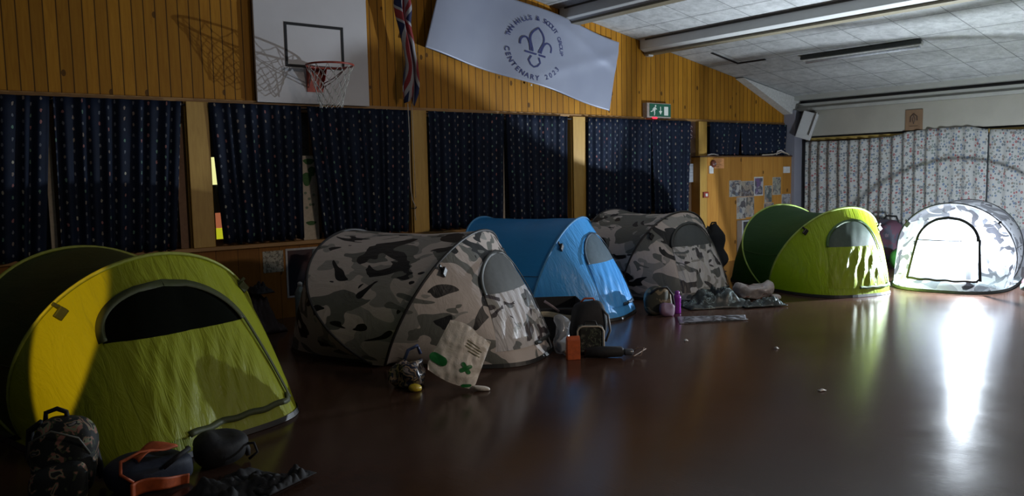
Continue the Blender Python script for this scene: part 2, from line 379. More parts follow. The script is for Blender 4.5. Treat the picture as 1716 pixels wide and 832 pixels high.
def topf(y):
    # hooks missing: the heading sags and rises
    a = 1.845 if y > 6.5 else 1.845+.0
    pts = [(7.5, 1.84), (6.6, 1.83), (6.0, 1.855), (5.6, 1.925), (5.2, 1.94), (4.9, 1.94), (4.55, 1.885), (4.2, 1.865), (3, 1.86), (1, 1.87), (-5, 1.87)]
    for (ya, za), (yb, zb) in zip(pts, pts[1:]):
        if y <= ya and y >= yb:
            k = (ya-y)/(ya-yb); k = k*k*(3-2*k); return za+(zb-za)*k
    return 1.86
far_curtain(7.38, 4.62, topf, 'pale curtain with small ring print gathered behind the green tent and speaker', 1, 0)
far_curtain(4.60, 1.2, topf, 'pale ring print curtain hanging flatter behind the glowing tent', 2, 1)
tag(MB().box(12.085, 12.105, 1.2, 7.40, 1.855, 1.90).build('curtain_rail', wood('rail_wood', (.34, .22, .05), (.46, .33, .10), (2, 2, 2))), 'yellowish wooden curtain batten showing above the sagging ring print curtain', 'curtain rail')
f = MB(); y0, y1 = 1.3, 7.35
f.box(12.15, 12.2, y0, y1, .60, .66).box(12.15, 12.2, y0, y1, 1.84, 1.9)
for yy in (y0, 2.9, 4.4, 5.9, y1): f.box(12.15, 12.2, yy-.03, yy+.03, .6, 1.9)
f = struct(f.build('window_7', M_FRAME)); MB().box(12.18, 12.186, y0, y1, .66, 1.84).build('pane', M_GLASS, f)

# things in the gaps of the curtains
def paper_decor(y=YW+.02):
    o = thing('window_decoration', 'cream paper strip with green cut-out shapes in the curtain gap under the net', 'decoration', (3.46, y, SILL))
    MB().box(-.085, .085, 0, .004, .0, .86).build('backing_paper', plain('cream_paper', (.52, .45, .36), .8), o)
    g = plain('green_paper', (.05, .13, .04), .8)
    for (cx, cz, rx, rz) in ((.0, .17, .055, .022), (-.03, .62, .05, .07), (.03, .70, .04, .05), (.0, .80, .06, .03)):
        pts = [(cx+rx*math.cos(a)*(1+.2*math.sin(3*a)), -.003, cz+rz*math.sin(a)) for a in [2*PI*k/14 for k in range(14)]]
        MB().prism(pts, (0, .003, 0)).build('leaf', g, o)
    g2 = plain('grey_green_paper', (.18, .22, .16), .8)
    for (cx, cz) in ((-.04, .33), (.03, .36), (-.01, .42), (.04, .46), (-.05, .48), (.0, .36)):
        pts = [(cx+.016*math.cos(a), -.003, cz+.014*math.sin(a)) for a in [2*PI*k/8 for k in range(8)]]
        MB().prism(pts, (0, .003, 0)).build('flower', g2, o)
paper_decor()
def gap_strip(x, w_, col, label):
    tag(MB().box(x-w_/2, x+w_/2, YW-.015, YW+.0, SILL, WT-.2).build('net_curtain', col, bevel=.003), label, 'curtain lining')
LIN = plain('cream_lining', (.50, .42, .32), .8)
gap_strip(1.13, .05, LIN, 'cream lining strip showing between the two darkest navy curtains')
gap_strip(2.19, .07, plain('rust_lining', (.22, .12, .07), .8), 'rusty brown lining strip left of the first timber post')
gap_strip(5.94, .045, LIN, 'cream lining strip in the curtain gap below the banner emblem')
gap_strip(8.52, .05, LIN, 'cream lining strip in the curtain gap behind the right camouflage tent')
# lit things outside, seen past the first post
sg = thing('outside_lit_panels', 'lit yellow and red panels outside, seen past the first timber post', 'sign', (2.635, YW+.32, -.02))  # glowing boxes for the lit strips glimpsed outside
MB().box(-.055, .005, -.02, .02, 1.38, 1.65).build('top_panel', emit('lit_yellow', (.9, .85, .35), 1.1), sg)
MB().box(-.04, .05, -.02, .02, .95, 1.10).build('red_panel', emit('lit_red', (.75, .22, .10), .45), sg)
MB().box(-.04, .05, -.02, .02, .72, .948).build('yellow_panel', emit('lit_lime', (.62, .60, .02), .75), sg)
MB().box(-.02, .02, .021, .045, 0, 1.65).build('post', M_BLACKP, sg)
tag(MB().box(-3, 12, YW+.9, YW+.92, .0, 2.6).build('garden_fence', plain('outside_fence', (.05, .045, .04), .9)), 'dark boundary fence outside behind the windows', 'fence')
struct(MB().box(-6, 13, YW+.12, YW+1.2, -.12, -.02).build('ground_outside', plain('outside_ground', (.05, .05, .045), .9)))

# ------------------------------------------------------------------ basketball goal
M_BOARD = plain('backboard_paint', (.56, .55, .57), .5, var=.04, scale=3)
M_RED = plain('rim_red', (.36, .055, .035), .4, var=.25)
bb = thing('basketball_goal', 'white basketball backboard with black target rectangle, red rim and white net on timber wall', 'basketball goal', (3.52, YW, 2.15))
MB().box(-.60, .61, -.075, -.045, 0, 1.22).build('backboard', M_BOARD, bb, bevel=.004)
MB().box(-.45, -.35, -.045, 0, .05, 1.1).build('batten', M_TRIM, bb); MB().box(.35, .45, -.045, 0, .05, 1.1).build('batten', M_TRIM, bb)
q = MB(); a, b, z0, z1, tk = -.30, .335, .355, .79, .028
q.box(a, b, -.079, -.075, z0, z0+tk).box(a, b, -.079, -.075, z1-tk, z1).box(a, a+tk, -.079, -.075, z0+tk, z1-tk).box(b-tk, b, -.079, -.075, z0+tk, z1-tk)
tg = q.build('target_rectangle', M_BLACK, bb); tg['label'] = 'black painted target rectangle'
rc = Vector((.0, -.075-.13-.225, .345)); RR = .225
rim = MB().tube([rc+Vector((RR*math.cos(a), RR*math.sin(a), 0)) for a in [2*PI*k/40 for k in range(40)]], .010, 8, True)
rim.build('rim', M_RED, bb, smooth=True)
pl = MB().box(-.085, .085, -.083, -.076, .12, .36).box(-.085, .085, -.20, -.08, .345, .357)
pl.add([(-.085, -.08, .13), (-.085, -.19, .35), (-.085, -.08, .35)], [(0, 1, 2)]).add([(.085, -.08, .13), (.085, -.19, .35), (.085, -.08, .35)], [(0, 1, 2)])
pl.build('mounting_bracket', M_RED, bb, solid=.004)
br = MB()
for s in (-1, 1):
    for o_ in (0, .035): MB().tube([(s*.07, -.085, .16+o_), (s*.12, -.24, .215+o_*.8), (s*.19, rc.y+.02, .335)], .005, 6).build('brace', plain('brace_metal', (.25, .16, .14), .4, .6), bb, smooth=True)
net = MB(); n = 12
def netp(k, lv):
    tt = lv/5; r = RR*(1-.50*tt**.7); a = 2*PI*(k+.5*(lv % 2))/n
    return rc+Vector((r*math.cos(a)+.012*N3(k*1.3, lv), r*math.sin(a)+.012*N3(k, lv*1.7, 4), -.008-tt*.36+.012*N3(k*2.1, lv, 9)))
for lv in range(5):
    for k in range(n):
        for d in ((0, 1) if lv % 2 else (0, -1)):
            a, b = netp(k, lv), netp(k+d, lv+1); mid = (a+b)/2+Vector((0, 0, -.012)); net.tube([a, mid, b], .0032, 4)
for k in range(n):
    p0 = netp(k, 5); p1 = netp(k+1, 5); net.tube([p0, (p0+p1)/2+Vector((0, 0, -.035)), p1], .004, 4)
net.build('net', plain('net_cord', (.55, .55, .52), .8), bb, smooth=True)

# ------------------------------------------------------------------ flag and its cord
def mat_flag():
    t = NT('union_flag_cloth'); v = t.coord('UV'); sep = t.n('ShaderNodeSeparateXYZ'); t.link(v, sep.inputs[0])
    u, w_ = sep.outputs[0], sep.outputs[1]
    def band(e, wd): return t.math('LESS_THAN', t.math('ABSOLUTE', e), wd)
    d1 = t.math('SUBTRACT', w_, t.math('MULTIPLY', u, .5)); d2 = t.math('ADD', w_, t.math('SUBTRACT', t.math('MULTIPLY', u, .5), 1))
    uc = t.math('SUBTRACT', u, 1); vc = t.math('SUBTRACT', w_, .5)
    c = rgb(.010, .018, .075); wh = rgb(.34, .34, .36); rd = rgb(.25, .025, .03)
    dg = t.math('MAXIMUM', band(d1, .11), band(d2, .11)); c = t.mix(dg, c, wh)
    dr = t.math('MAXIMUM', band(d1, .04), band(d2, .04)); c = t.mix(dr, c, rd)
    c = t.mix(t.math('MAXIMUM', band(uc, .16), band(vc, .16)), c, wh)
    c = t.mix(t.math('MAXIMUM', band(uc, .10), band(vc, .10)), c, rd)
    t.set(Base_Color=c, Roughness=.75); return t.m
fl = thing('flag', 'red, white and blue union flag hanging folded on the wall beside the backboard', 'flag', (4.56, YW-.17, 2.24))
def flf(u, v):
    # u across the bunched cloth, v up; drawn together in pleats
    wd = .052+.035*math.sin(v*5.2+.6)**2+.022*N3(v*5, 1)
    ph = u*PI*3.4+v*2.2
    sk = .045*math.sin(v*6.0)+.02*N3(v*3, 8)
    return (sk-.005+wd*(2*u-1)+.012*math.sin(ph*1.7), .05*math.sin(ph)*(.5+.4*v)+.02*N3(u*3, v*6), (1-v)*0+v*1.25+(1-v)**2*(-.05*math.sin(u*7)+.07*(1-u)-.05)+.0)
MB().grid(40, 50, flf, lambda u, v: (.05+.45*u+1.2*v+.18*math.sin(v*9), .04+.95*u*.9)).build('cloth', mat_flag(), fl, smooth=True, solid=.003)
MB().tube([(-.0, .09, 1.27), (-.3, .09, 1.29), (.35, .09, 1.25)], .014).build('pole', M_POST, fl)
MB().tube([(-.3, .165, 1.29), (-.3, .075, 1.29)], .02).build('pole_bracket', M_BLACKP, fl)
cd_ = thing('halyard', 'pale double cord hanging from the flag down to a hook by the post', 'cord', (4.55, YW-.155, .97))
cdm = plain('cord_white', (.50, .46, .42), .8)
MB().tube([(.0, 0, 1.22), (.01, 0, .9), (.0, .0, .5), (.005, .0, .28), (.03, .01, .17), (.065, .02, .11), (.06, .02, .02), (.07, .02, -.05)], .0055, 6).build('cord', cdm, cd_, smooth=True)
MB().tube([(.05, 0, 1.22), (.057, .0, .9), (.062, .0, .5), (.07, .01, .2)], .0035, 6).build('cord', cdm, cd_, smooth=True)
MB().tube([(.067, .10, .08), (.067, .01, .08), (.067, -.005, .10)], .006, 6).build('hook', M_BLACKP, cd_, smooth=True)

# ------------------------------------------------------------------ banner
BA = math.radians(-11.35)
bn = thing('banner', 'long silver-blue cloth banner with round navy emblem and lettering, slanting along the gable wall', 'banner', (4.78, YW-.045, 2.805))
bn.rotation_euler = (0, -BA, 0)
BL, BH = 2.98, .93
def bsurf(x, z):          # local x along the banner, z up; depth of the sagging cloth
    u = x/BL
    y = -.075+.058*math.sin(2*PI*(u-.13)/.62)*(1-.25*z)-.012*math.sin(u*13+.6*z)*math.exp(-((u-.12)/.35)**2)
    y -= .016*math.exp(-((z-.15-.62*max(0, (u-.55)/.45))/.09)**2)*(1 if u > .5 else 0)*min(1, (u-.5)*5 if u > .5 else 0)
    y -= .012*math.exp(-((z-.85+.25*max(0, (u-.6)/.4))/.08)**2)*min(1, max(0, u-.45)*5)
    return y
def bpos(u, v):
    x = u*BL; z = v*BH; sk = .10*(v)*(1-u)*1.0
    x2 = x+sk+.0
    return (x2, bsurf(x, z), z-.012*math.sin(v*PI)*math.sin(u*PI))
tb = NT('silver_blue_cloth'); vv = tb.coord()
tb.set(Base_Color=tb.ramp(tb.noise(vv, 2, 2), [(.3, (.24, .265, .35)), (.7, (.28, .305, .39))]), Roughness=.42, Metallic=.15, Sheen_Weight=.2)
MB().grid(150, 46, bpos).build('cloth', tb.m, bn, smooth=True, solid=.002)
MI = plain('navy_ink', (.020, .028, .12), .6)
CX, CZ = 1.545, .43             # centre of the emblem, banner coordinates
def onb(x, z, d=.004):
    x = CX+(x-CX)*1.2; z = CZ+(z-CZ)*1.07; return Vector((x, bsurf(x, z)-d, z))
def stroke(pts, wd, name, closed=False):
    mb = MB(); P = pts; n_ = len(P); vs = []
    for i in range(n_):
        a = Vector(P[max(0, i-1)] if not closed else P[i-1]); b = Vector(P[min(n_-1, i+1)] if not closed else P[(i+1) % n_])
        t = (b-a).normalized(); s_ = Vector((-t.y, t.x))*wd/2
        p = Vector(P[i]); vs += [onb(CX+p.x+s_.x, CZ+p.y+s_.y), onb(CX+p.x-s_.x, CZ+p.y-s_.y)]
    fs = [(2*i, 2*i+1, 2*((i+1) % n_)+1, 2*((i+1) % n_)) for i in range(n_ if closed else n_-1)]
    mb.add(vs, fs).build(name, MI, bn)
def bez(p0, p1, p2, p3, n_=14):
    return [tuple(((1-t)**3*Vector(p0)+3*(1-t)**2*t*Vector(p1)+3*(1-t)*t*t*Vector(p2)+t**3*Vector(p3)))[:2] for t in [i/n_ for i in range(n_+1)]]
E2 = .235/.24
stroke(bez((-.035, -.045), (-.05, .05), (-.15, .12), (.0, .235))+bez((.0, .235), (.15, .12), (.05, .05), (.035, -.045))[1:], .019, 'emblem_petal')
for s in (-1, 1):
    stroke(bez((s*.062, -.045), (s*.075, .06), (s*.11, .12), (s*.165, .085))+bez((s*.165, .085), (s*.195, .06), (s*.19, .03), (s*.185, .0))[1:], .019, 'emblem_petal')
stroke([(-.125, -.065), (.125, -.065)], .022, 'emblem_bar')
stroke([(-.045, -.095), (-.07, -.15), (-.04, -.195), (.0, -.215), (.04, -.195), (.07, -.15), (.045, -.095)], .019, 'emblem_knot')
def letters(txt, r, a0, a1, size, top):
    for i, ch in enumerate(txt):
        if ch == ' ': continue
        a = math.radians(a0+(a1-a0)*i/(len(txt)-1))
        cu = bpy.data.curves.new('letter', 'FONT'); cu.body = ch; cu.size = size; cu.align_x = 'CENTER'; cu.align_y = 'CENTER'; cu.offset = .0012
        tmp = bpy.data.objects.new('letter', cu); COL.objects.link(tmp)
        me = bpy.data.meshes.new_from_object(tmp.evaluated_get(bpy.context.evaluated_depsgraph_get()))
        bpy.data.objects.remove(tmp)
        rot = a-PI/2 if top else a+PI/2
        for v in me.vertices:
            x = v.co.x*math.cos(rot)-v.co.y*math.sin(rot)+CX+r*math.cos(a); z = v.co.x*math.sin(rot)+v.co.y*math.cos(rot)+CZ+r*math.sin(a)
            v.co = onb(x, z, .0045)
        me.materials.clear(); me.materials.append(MI)
        o = bpy.data.objects.new('letter', me); COL.objects.link(o); o.parent = bn
letters('TWN HILLS & SCOUT GROUP', .335, 168, 6, .072, True)
letters('CENTENARY 2023', .335, 196, 332, .078, False)
for cx_, cz_ in ((1.62, .005), (.12, BH-.01), (BL-.02, BH-.02)): MB().cbox((cx_, -.02, cz_), .02, .012, .02).build('fixing_clip', M_WHITE, bn)

# ------------------------------------------------------------------ exit sign
ex = thing('exit_sign', 'green emergency exit sign with running man, arrow and red indicator on timber wall', 'exit sign', (8.44, YW, 2.155))
MB().box(.0, .50, -.085, 0, .0, .205).build('housing', plain('sign_housing', (.40, .34, .30), .5), ex, bevel=.006)
exm = NT('exit_green'); exm.set(Base_Color=(.012, .10, .06), Roughness=.4, Emission_Color=(.012, .10, .06, 1), Emission_Strength=.10)
MB().box(.05, .49, -.092, -.086, .018, .192).build('sign_face', exm.m, ex)
exw = NT('exit_white'); exw.set(Base_Color=(.62, .66, .62), Roughness=.4, Emission_Color=(.6, .66, .62, 1), Emission_Strength=.12); exw = exw.m
def fl2(mb, pts): mb.prism([(x, -.096, z) for x, z in pts], (0, .003, 0))
mn = MB(); fl2(mn, [(.165+.014*math.cos(a), .163+.014*math.sin(a)) for a in [2*PI*k/10 for k in range(10)]])
fl2(mn, [(.125, .10), (.15, .085), (.175, .135), (.155, .148), (.13, .142)]); fl2(mn, [(.13, .142), (.10, .115), (.108, .108), (.145, .13)]); fl2(mn, [(.168, .135), (.195, .12), (.19, .112), (.16, .122)])
fl2(mn, [(.128, .105), (.09, .078), (.065, .078), (.065, .090), (.085, .090), (.12, .115)]); fl2(mn, [(.14, .10), (.155, .07), (.145, .03), (.132, .03), (.138, .066), (.125, .09)])
mn.build('running_man', exw, ex)
ar = MB(); fl2(ar, [(.262, .155), (.276, .155), (.276, .09), (.262, .09)]); fl2(ar, [(.235, .095), (.303, .095), (.269, .045)]); ar.build('arrow', exw, ex)
MB().box(.345, .43, -.096, -.092, .035, .158).build('door_symbol', exw, ex)
MB().cbox((.155, -.088, -.004), .095, .02, .022).build('indicator', emit('red_led', (1., .02, .05), 1.6), ex, bevel=.008)

# ------------------------------------------------------------------ ceiling things
def purlin(x, label, ya=Y0, yb=YW-.03):
    z = ceil_z(x+.12)
    o = thing('roof_beam', label, 'roof beam', (x, 0, z-.01), 0, 'boxed roof beams')
    bm_ = MB().prism([(.0, ya, .04), (.0, ya, -.10), (.10, ya, -.14), (.24, ya, -.13), (.24, ya, .04)], (0, yb-ya, 0)); bm_.build('casing', plain('beam_white', (.62, .63, .62), .5, var=.05, scale=3), o, bevel=.006)
    MB().box(.09, .25, ya, yb+.005, -.165, -.138).build('bottom_strip', plain('beam_strip', (.20, .175, .12), .5), o, bevel=.004)
    MB().box(-.008, .0, ya, yb-.1, .01, .045).build('dark_gap_strip', plain('gap_dark', (.06, .055, .045), .6), o)  # dark strip put in for the shaded gap along the casing top
    MB().cbox((.17, yb-.02, -.17), .10, .07, .035).cbox((.06, yb-.03, -.06), .10, .05, .10).build('end_clip', M_WHITE, o, bevel=.01)
purlin(6.88, 'white boxed roof beam meeting the wall above the right half of the banner')
purlin(8.36, 'white boxed roof beam meeting the timber wall to the right of the banner')
sl = math.atan(.174)
lt = thing('light_fitting', 'long unlit white fluorescent batten on the sloping ceiling', 'ceiling light', (10.0, 5.4, ceil_z(10.0)-.012))
lt.rotation_euler = (0, sl, 0)
MB().box(-.055, -.03, -.80, .80, -.05, 0).build('side_channel', plain('dark_green_metal', (.03, .035, .03), .5), lt)
MB().box(-.03, .05, -.79, .79, -.06, 0).build('housing', M_WHITE, lt, bevel=.008)
MB().tube([(.03, -.76, -.075), (.03, .76, -.075)], .017, 10).build('tube', plain('tube_glass', (.75, .78, .85), .2), lt, smooth=True)
hl = thing('light_fitting', 'added fill lamp fitting behind the camera, unseen', 'ceiling light', (6.0, -2.5, ceil_z(6.0)))  # made-up fitting that houses the fill light
MB().box(-.65, .65, -.12, .12, -.13, 0).build('housing', M_WHITE, hl, bevel=.01)
MB().box(-.60, .60, -.09, .09, -.135, -.13).build('diffuser', emit('fill_panel_glow', (1, .86, .7), 2), hl)  # glowing face of the added fill fitting
hl.rotation_euler = (0, math.atan(.174), 0); hl.location.z -= .03
hp = MB(); zt = ceil_z(9.3)
for (xa, ya, xb, yb) in ((9.30, 7.18, 9.90, 7.18), (9.90, 7.2, 9.90, 6.72)):
    L = math.hypot(xb-xa, yb-ya)
    za, zb = ceil_z(xa)-.006, ceil_z(xb)-.006
    if xa == xb: hp.add([(xa-.02, ya, za+.0035), (xa+.02, ya, za-.0035), (xb+.02, yb, zb-.0035), (xb-.02, yb, zb+.0035)], [(0, 1, 2, 3)])
    else: hp.add([(xa, ya-.02, za), (xb, ya-.02, zb), (xb, ya+.02, zb), (xa, ya+.02, za)], [(0, 1, 2, 3)])
tag(hp.build('tile_gap', M_BLACK, solid=.01), 'dark L-shaped open edge of a loose ceiling tile left of the fluorescent light', 'ceiling gap')

# ------------------------------------------------------------------ wall fittings on and near the pine panel
def card(name, label, cat, x0, x1, z0, z1, mat, y=PY, group=None, d=.006):
    return tag(MB().box(x0, x1, y-d, y, z0, z1).build(name, mat), label, cat, group)
def photo_mat(name, seed, cols, sc=14):
    t = NT(name); v = t.coord(loc=(seed*7, 0, seed*3))
    vo = t.n('ShaderNodeTexVoronoi'); t.link(v, vo.inputs['Vector']); vo.inputs['Scale'].default_value = sc
    sp = t.n('ShaderNodeSeparateColor'); t.link(vo.outputs['Color'], sp.inputs[0])
    k = len(cols); f_ = t.math('ADD', t.math('MULTIPLY', sp.outputs[0], .7), t.math('MULTIPLY', t.noise(v, sc*2, 3), .3))
    t.set(Base_Color=t.ramp(f_, [(.15+.75*i/k, c) for i, c in enumerate(cols)], 'CONSTANT'), Roughness=.35); return t.m
PH = [(.38, .37, .34), (.10, .09, .10), (.30, .24, .20), (.14, .16, .20), (.42, .40, .38)]
def photo(x0, x1, z0, z1, label, seed, border=True, cols=PH):
    o = thing('photograph', label, 'photograph', ((x0+x1)/2, PY, z0), 0, 'photographs pinned on the pine panel')
    w_ = (x1-x0)/2; h = z1-z0
    MB().box(-w_, w_, -.004, 0, 0, h).build('mount', plain('photo_white', (.55, .55, .53), .5), o)
    bd = .02 if border else .004
    MB().box(-w_+bd, w_-bd, -.006, -.004, bd, h-bd).build('picture', photo_mat('photo_%d' % seed, seed, cols), o)
photo(10.21, 10.50, .99, 1.24, 'left photograph in the upper row on the pine panel, pale and grey toned', 1, False)
photo(10.505, 10.84, .985, 1.225, 'middle photograph in the upper row on the pine panel, brownish crowd scene', 2, False, [(.30, .25, .20), (.10, .08, .08), (.26, .26, .28), (.35, .30, .24), (.12, .12, .14)])
photo(10.845, 11.09, .985, 1.285, 'white-bordered upright photograph, right end of the upper row', 3, True, [(.12, .12, .16), (.40, .38, .40), (.16, .10, .22), (.10, .10, .12), (.30, .28, .28)])
photo(10.40, 10.63, .64, .975, 'lower row photograph above the noticeboard, left of a similar one', 4, False)
photo(10.635, 10.85, .66, .975, 'lower row photograph above the noticeboard, right of a similar one', 5, False, [(.30, .28, .26), (.10, .10, .10), (.36, .30, .24), (.14, .13, .12), (.4, .38, .36)])
photo(11.13, 11.33, .87, 1.14, 'small photograph right of the white-bordered one, half way down', 6, False, [(.20, .22, .20), (.38, .38, .34), (.12, .10, .10), (.28, .22, .18), (.1, .12, .12)])
photo(11.35, 11.58, .985, 1.27, 'highest of the small photographs near the right end of the pine panel', 7, False, [(.32, .31, .24), (.16, .14, .12), (.22, .22, .20), (.38, .36, .30), (.12, .12, .14)])
photo(11.12, 11.38, .62, .86, 'small photograph just above the green tent on the pine panel', 8, False)
photo(11.61, 11.86, .80, .99, 'small dark photograph at the right end of the pine panel', 9, False, [(.08, .08, .12), (.35, .35, .38), (.10, .10, .14), (.22, .20, .20), (.4, .4, .4)])
no = thing('notice', 'small orange printed notice at the top left of the pine panel', 'notice', (9.955, PY, 1.43))
MB().box(-.12, .12, -.005, 0, 0, .15).build('sheet', plain('orange_paper', (.72, .33, .13), .6), no)
q = MB()
for k, wd in enumerate((.10, .09, .075, .09, .06)): q.box(-.10, -.10+wd*1.7, -.0065, -.005, .125-.025*k, .132-.025*k)
q.build('printed_lines', plain('brown_ink', (.30, .12, .05), .6), no)
bl = thing('alarm_bell', 'small round red-brown alarm bell beside the orange notice', 'alarm bell', (9.80, PY, 1.50))
RXm = Matrix.Rotation(PI/2, 3, 'X')
MB().lathe([(.048, 0), (.055, .01), (.055, .03), (.035, .05), (.01, .055)], 20, RXm).build('gong', plain('bell_red', (.17, .05, .035), .4), bl, smooth=True)
MB().lathe([(.016, .05), (.016, .062), (.008, .066)], 12, RXm).build('centre_cap', plain('bell_cap', (.3, .24, .22), .4), bl, smooth=True)
def switch(x, z, w_, h, label, cat, name='wall_switch'):
    o = thing(name, label, cat, (x, PY-.012 if x < 9.66 else PY, z))
    MB().box(-w_/2, w_/2, -.018, 0, 0, h).build('plate', plain('switch_white', (.66, .66, .66), .4), o, bevel=.004)
    MB().box(-w_*.2, w_*.2, -.024, -.018, h*.3, h*.7).build('rocker', plain('switch_white', (.66, .66, .66), .4), o, bevel=.002)
switch(9.76, 1.355, .10, .115, 'white switch below the alarm bell', 'switch')
switch(11.73, 1.335, .18, .105, 'white double socket near the top right corner of the pine panel', 'socket', 'wall_socket')
cp = thing('call_point', 'small red fire alarm call point on the left edge of the pine panel', 'call point', (9.61, PY-.012, 1.00))
MB().box(-.055, .055, -.03, 0, 0, .085).build('case', plain('call_red', (.30, .04, .025), .4), cp, bevel=.004)
MB().box(-.025, .025, -.034, -.03, .02, .062).build('press_pane', M_WHITE, cp)
nt = thing('notice', 'grey-white notice sheet on the dark door jamb left of the pine panel', 'notice', (9.47, YW-.03, 1.235))
MB().box(-.10, .10, -.004, 0, 0, .27).build('sheet', plain('grey_sheet', (.34, .36, .40), .5), nt)
q = MB()
for k in range(4): q.box(-.08, .08-.03*(k % 2), -.0055, -.004, .24-.05*k, .245-.05*k)
q.box(-.10, .10, 0, .03, .0, .01); q.build('printed_lines', plain('grey_ink', (.15, .16, .2), .6), nt)
lb = thing('wall_sign', 'small dark vertical sign with pale characters high on the jamb beside the last curtain', 'sign', (9.47, YW, 1.86))
MB().box(-.06, .06, -.012, 0, 0, .24).build('plate', plain('sign_dark', (.05, .02, .02), .4), lb)
q = MB()
for k in range(3): q.tube([(.028*math.cos(a)+.0, -.014, .05+.065*k+.022*math.sin(a)) for a in [2*PI*j/10*(.8 if k else 1) for j in range(10)]], .005, 5)
q.build('characters', plain('sign_pale', (.42, .34, .36), .5), lb)
nb = thing('heater_cabinet', 'white wall cabinet with a black top band under the photographs, left of the green tent', 'cabinet', (10.98, PY-.005, 0))
MB().box(-.58, .58, -.10, 0, .05, .62).build('body', plain('cabinet_white', (.46, .46, .47), .45, var=.03), nb, bevel=.006)
MB().box(-.55, .55, -.106, -.10, .46, .60).build('top_grille', plain('grille_dark', (.035, .035, .04), .5), nb)
# things on the ledge and in the corner
rp = thing('rope_coil', 'pale rope end lying on the ledge below the right short curtain', 'rope', (11.40, PY-.004, 1.63))
MB().tube([(-.35, 0, .0), (-.2, .01, .004), (-.05, -.01, .01), (.1, 0, .03), (.22, .01, .05), (.33, -.02, .02), (.36, -.03, .0)], .011, 6).build('rope', plain('rope_tan', (.45, .38, .30), .8), rp, smooth=True)
MB().tube([(.05, 0, .01), (.12, .03, .06), (.2, .02, .075), (.27, 0, .04)], .014, 6).build('rope', plain('rope_white', (.55, .5, .48), .8), rp, smooth=True)
tag(MB().tube([(9.72, PY+.03, 1.63), (9.8, PY+.02, 1.645), (9.88, PY+.03, 1.645), (9.98, PY+.03, 1.63)], .008, 6).build('cable', plain('rope_white', (.5, .5, .5))), 'short pale cable on the ledge above the orange notice', 'cable')
spk = thing('loudspeaker', 'white box loudspeaker tilted down on the far wall beside the grey column', 'loudspeaker', (11.93, 7.30, 2.10))
spk.rotation_euler = (0, math.radians(-4), 0)
Ms = Matrix.Rotation(math.radians(-20), 3, 'Y')
sp_ = MB().cbox((0, 0, 0), .2, .24, .44, Matrix.Rotation(math.radians(28), 3, 'Z') @ Matrix.Rotation(math.radians(20), 3, 'X'))
sp_.build('cabinet', plain('speaker_white', (.50, .50, .50), .5, var=.03), spk, bevel=.012)
MB().cbox((-.03, -.125, .015), .15, .01, .38, Matrix.Rotation(math.radians(28), 3, 'Z') @ Matrix.Rotation(math.radians(20), 3, 'X')).build('grille', plain('grille_white', (.56, .56, .56), .6), spk, bevel=.003)
MB().tube([(.02, .06, .1), (.2, .12, .12)], .018).build('bracket', M_BLACKP, spk)
pc = thing('wall_plaque', 'small brown plaque with a dark scout badge on the cream beam above the far curtain', 'plaque', (12.06, 5.64, 1.935))
MB().box(-.02, 0, -.125, .125, 0, .30).build('board', wood('plaque_wood', (.20, .12, .07), (.27, .17, .10)), pc, bevel=.003)
q = MB(); q.tube([(-.022, .05, .12), (-.022, .045, .2), (-.022, 0, .24), (-.022, -.045, .2), (-.022, -.05, .14)], .009, 6); q.tube([(-.022, 0, .22), (-.022, .02, .16), (-.022, 0, .09), (-.022, -.02, .16)], .007, 6, True); q.tube([(-.022, .06, .06), (-.022, -.06, .06)], .004, 5)
q.build('badge', plain('badge_dark', (.07, .04, .03), .5), pc)
# lower left wall: drawing, poster
dr = thing('drawing', 'square child drawing on cream paper pinned on the dado right of the yellow tent', 'drawing', (3.03, YW, .475))
MB().box(-.105, .105, -.004, 0, 0, .215).build('sheet', photo_mat('drawing_ink', 11, [(.36, .34, .27), (.33, .31, .25), (.10, .10, .08), (.34, .33, .27), (.14, .12, .09), (.36, .34, .28)], 40), dr)
po = thing('poster', 'dark navy and maroon poster with a white border behind the left camouflage tent', 'poster', (3.58, YW, .20))
MB().box(-.42, .42, -.006, 0, 0, .50).build('border', plain('poster_white', (.40, .39, .40), .5), po)
tp = NT('poster_print'); v_ = tp.coord(); tp.set(Base_Color=tp.ramp(tp.noise(v_, 2.2, 1), [(.42, (.006, .008, .022)), (.55, (.05, .010, .012))]), Roughness=.3)
MB().box(-.40, .40, -.008, -.006, .02, .48).build('print', tp.m, po)

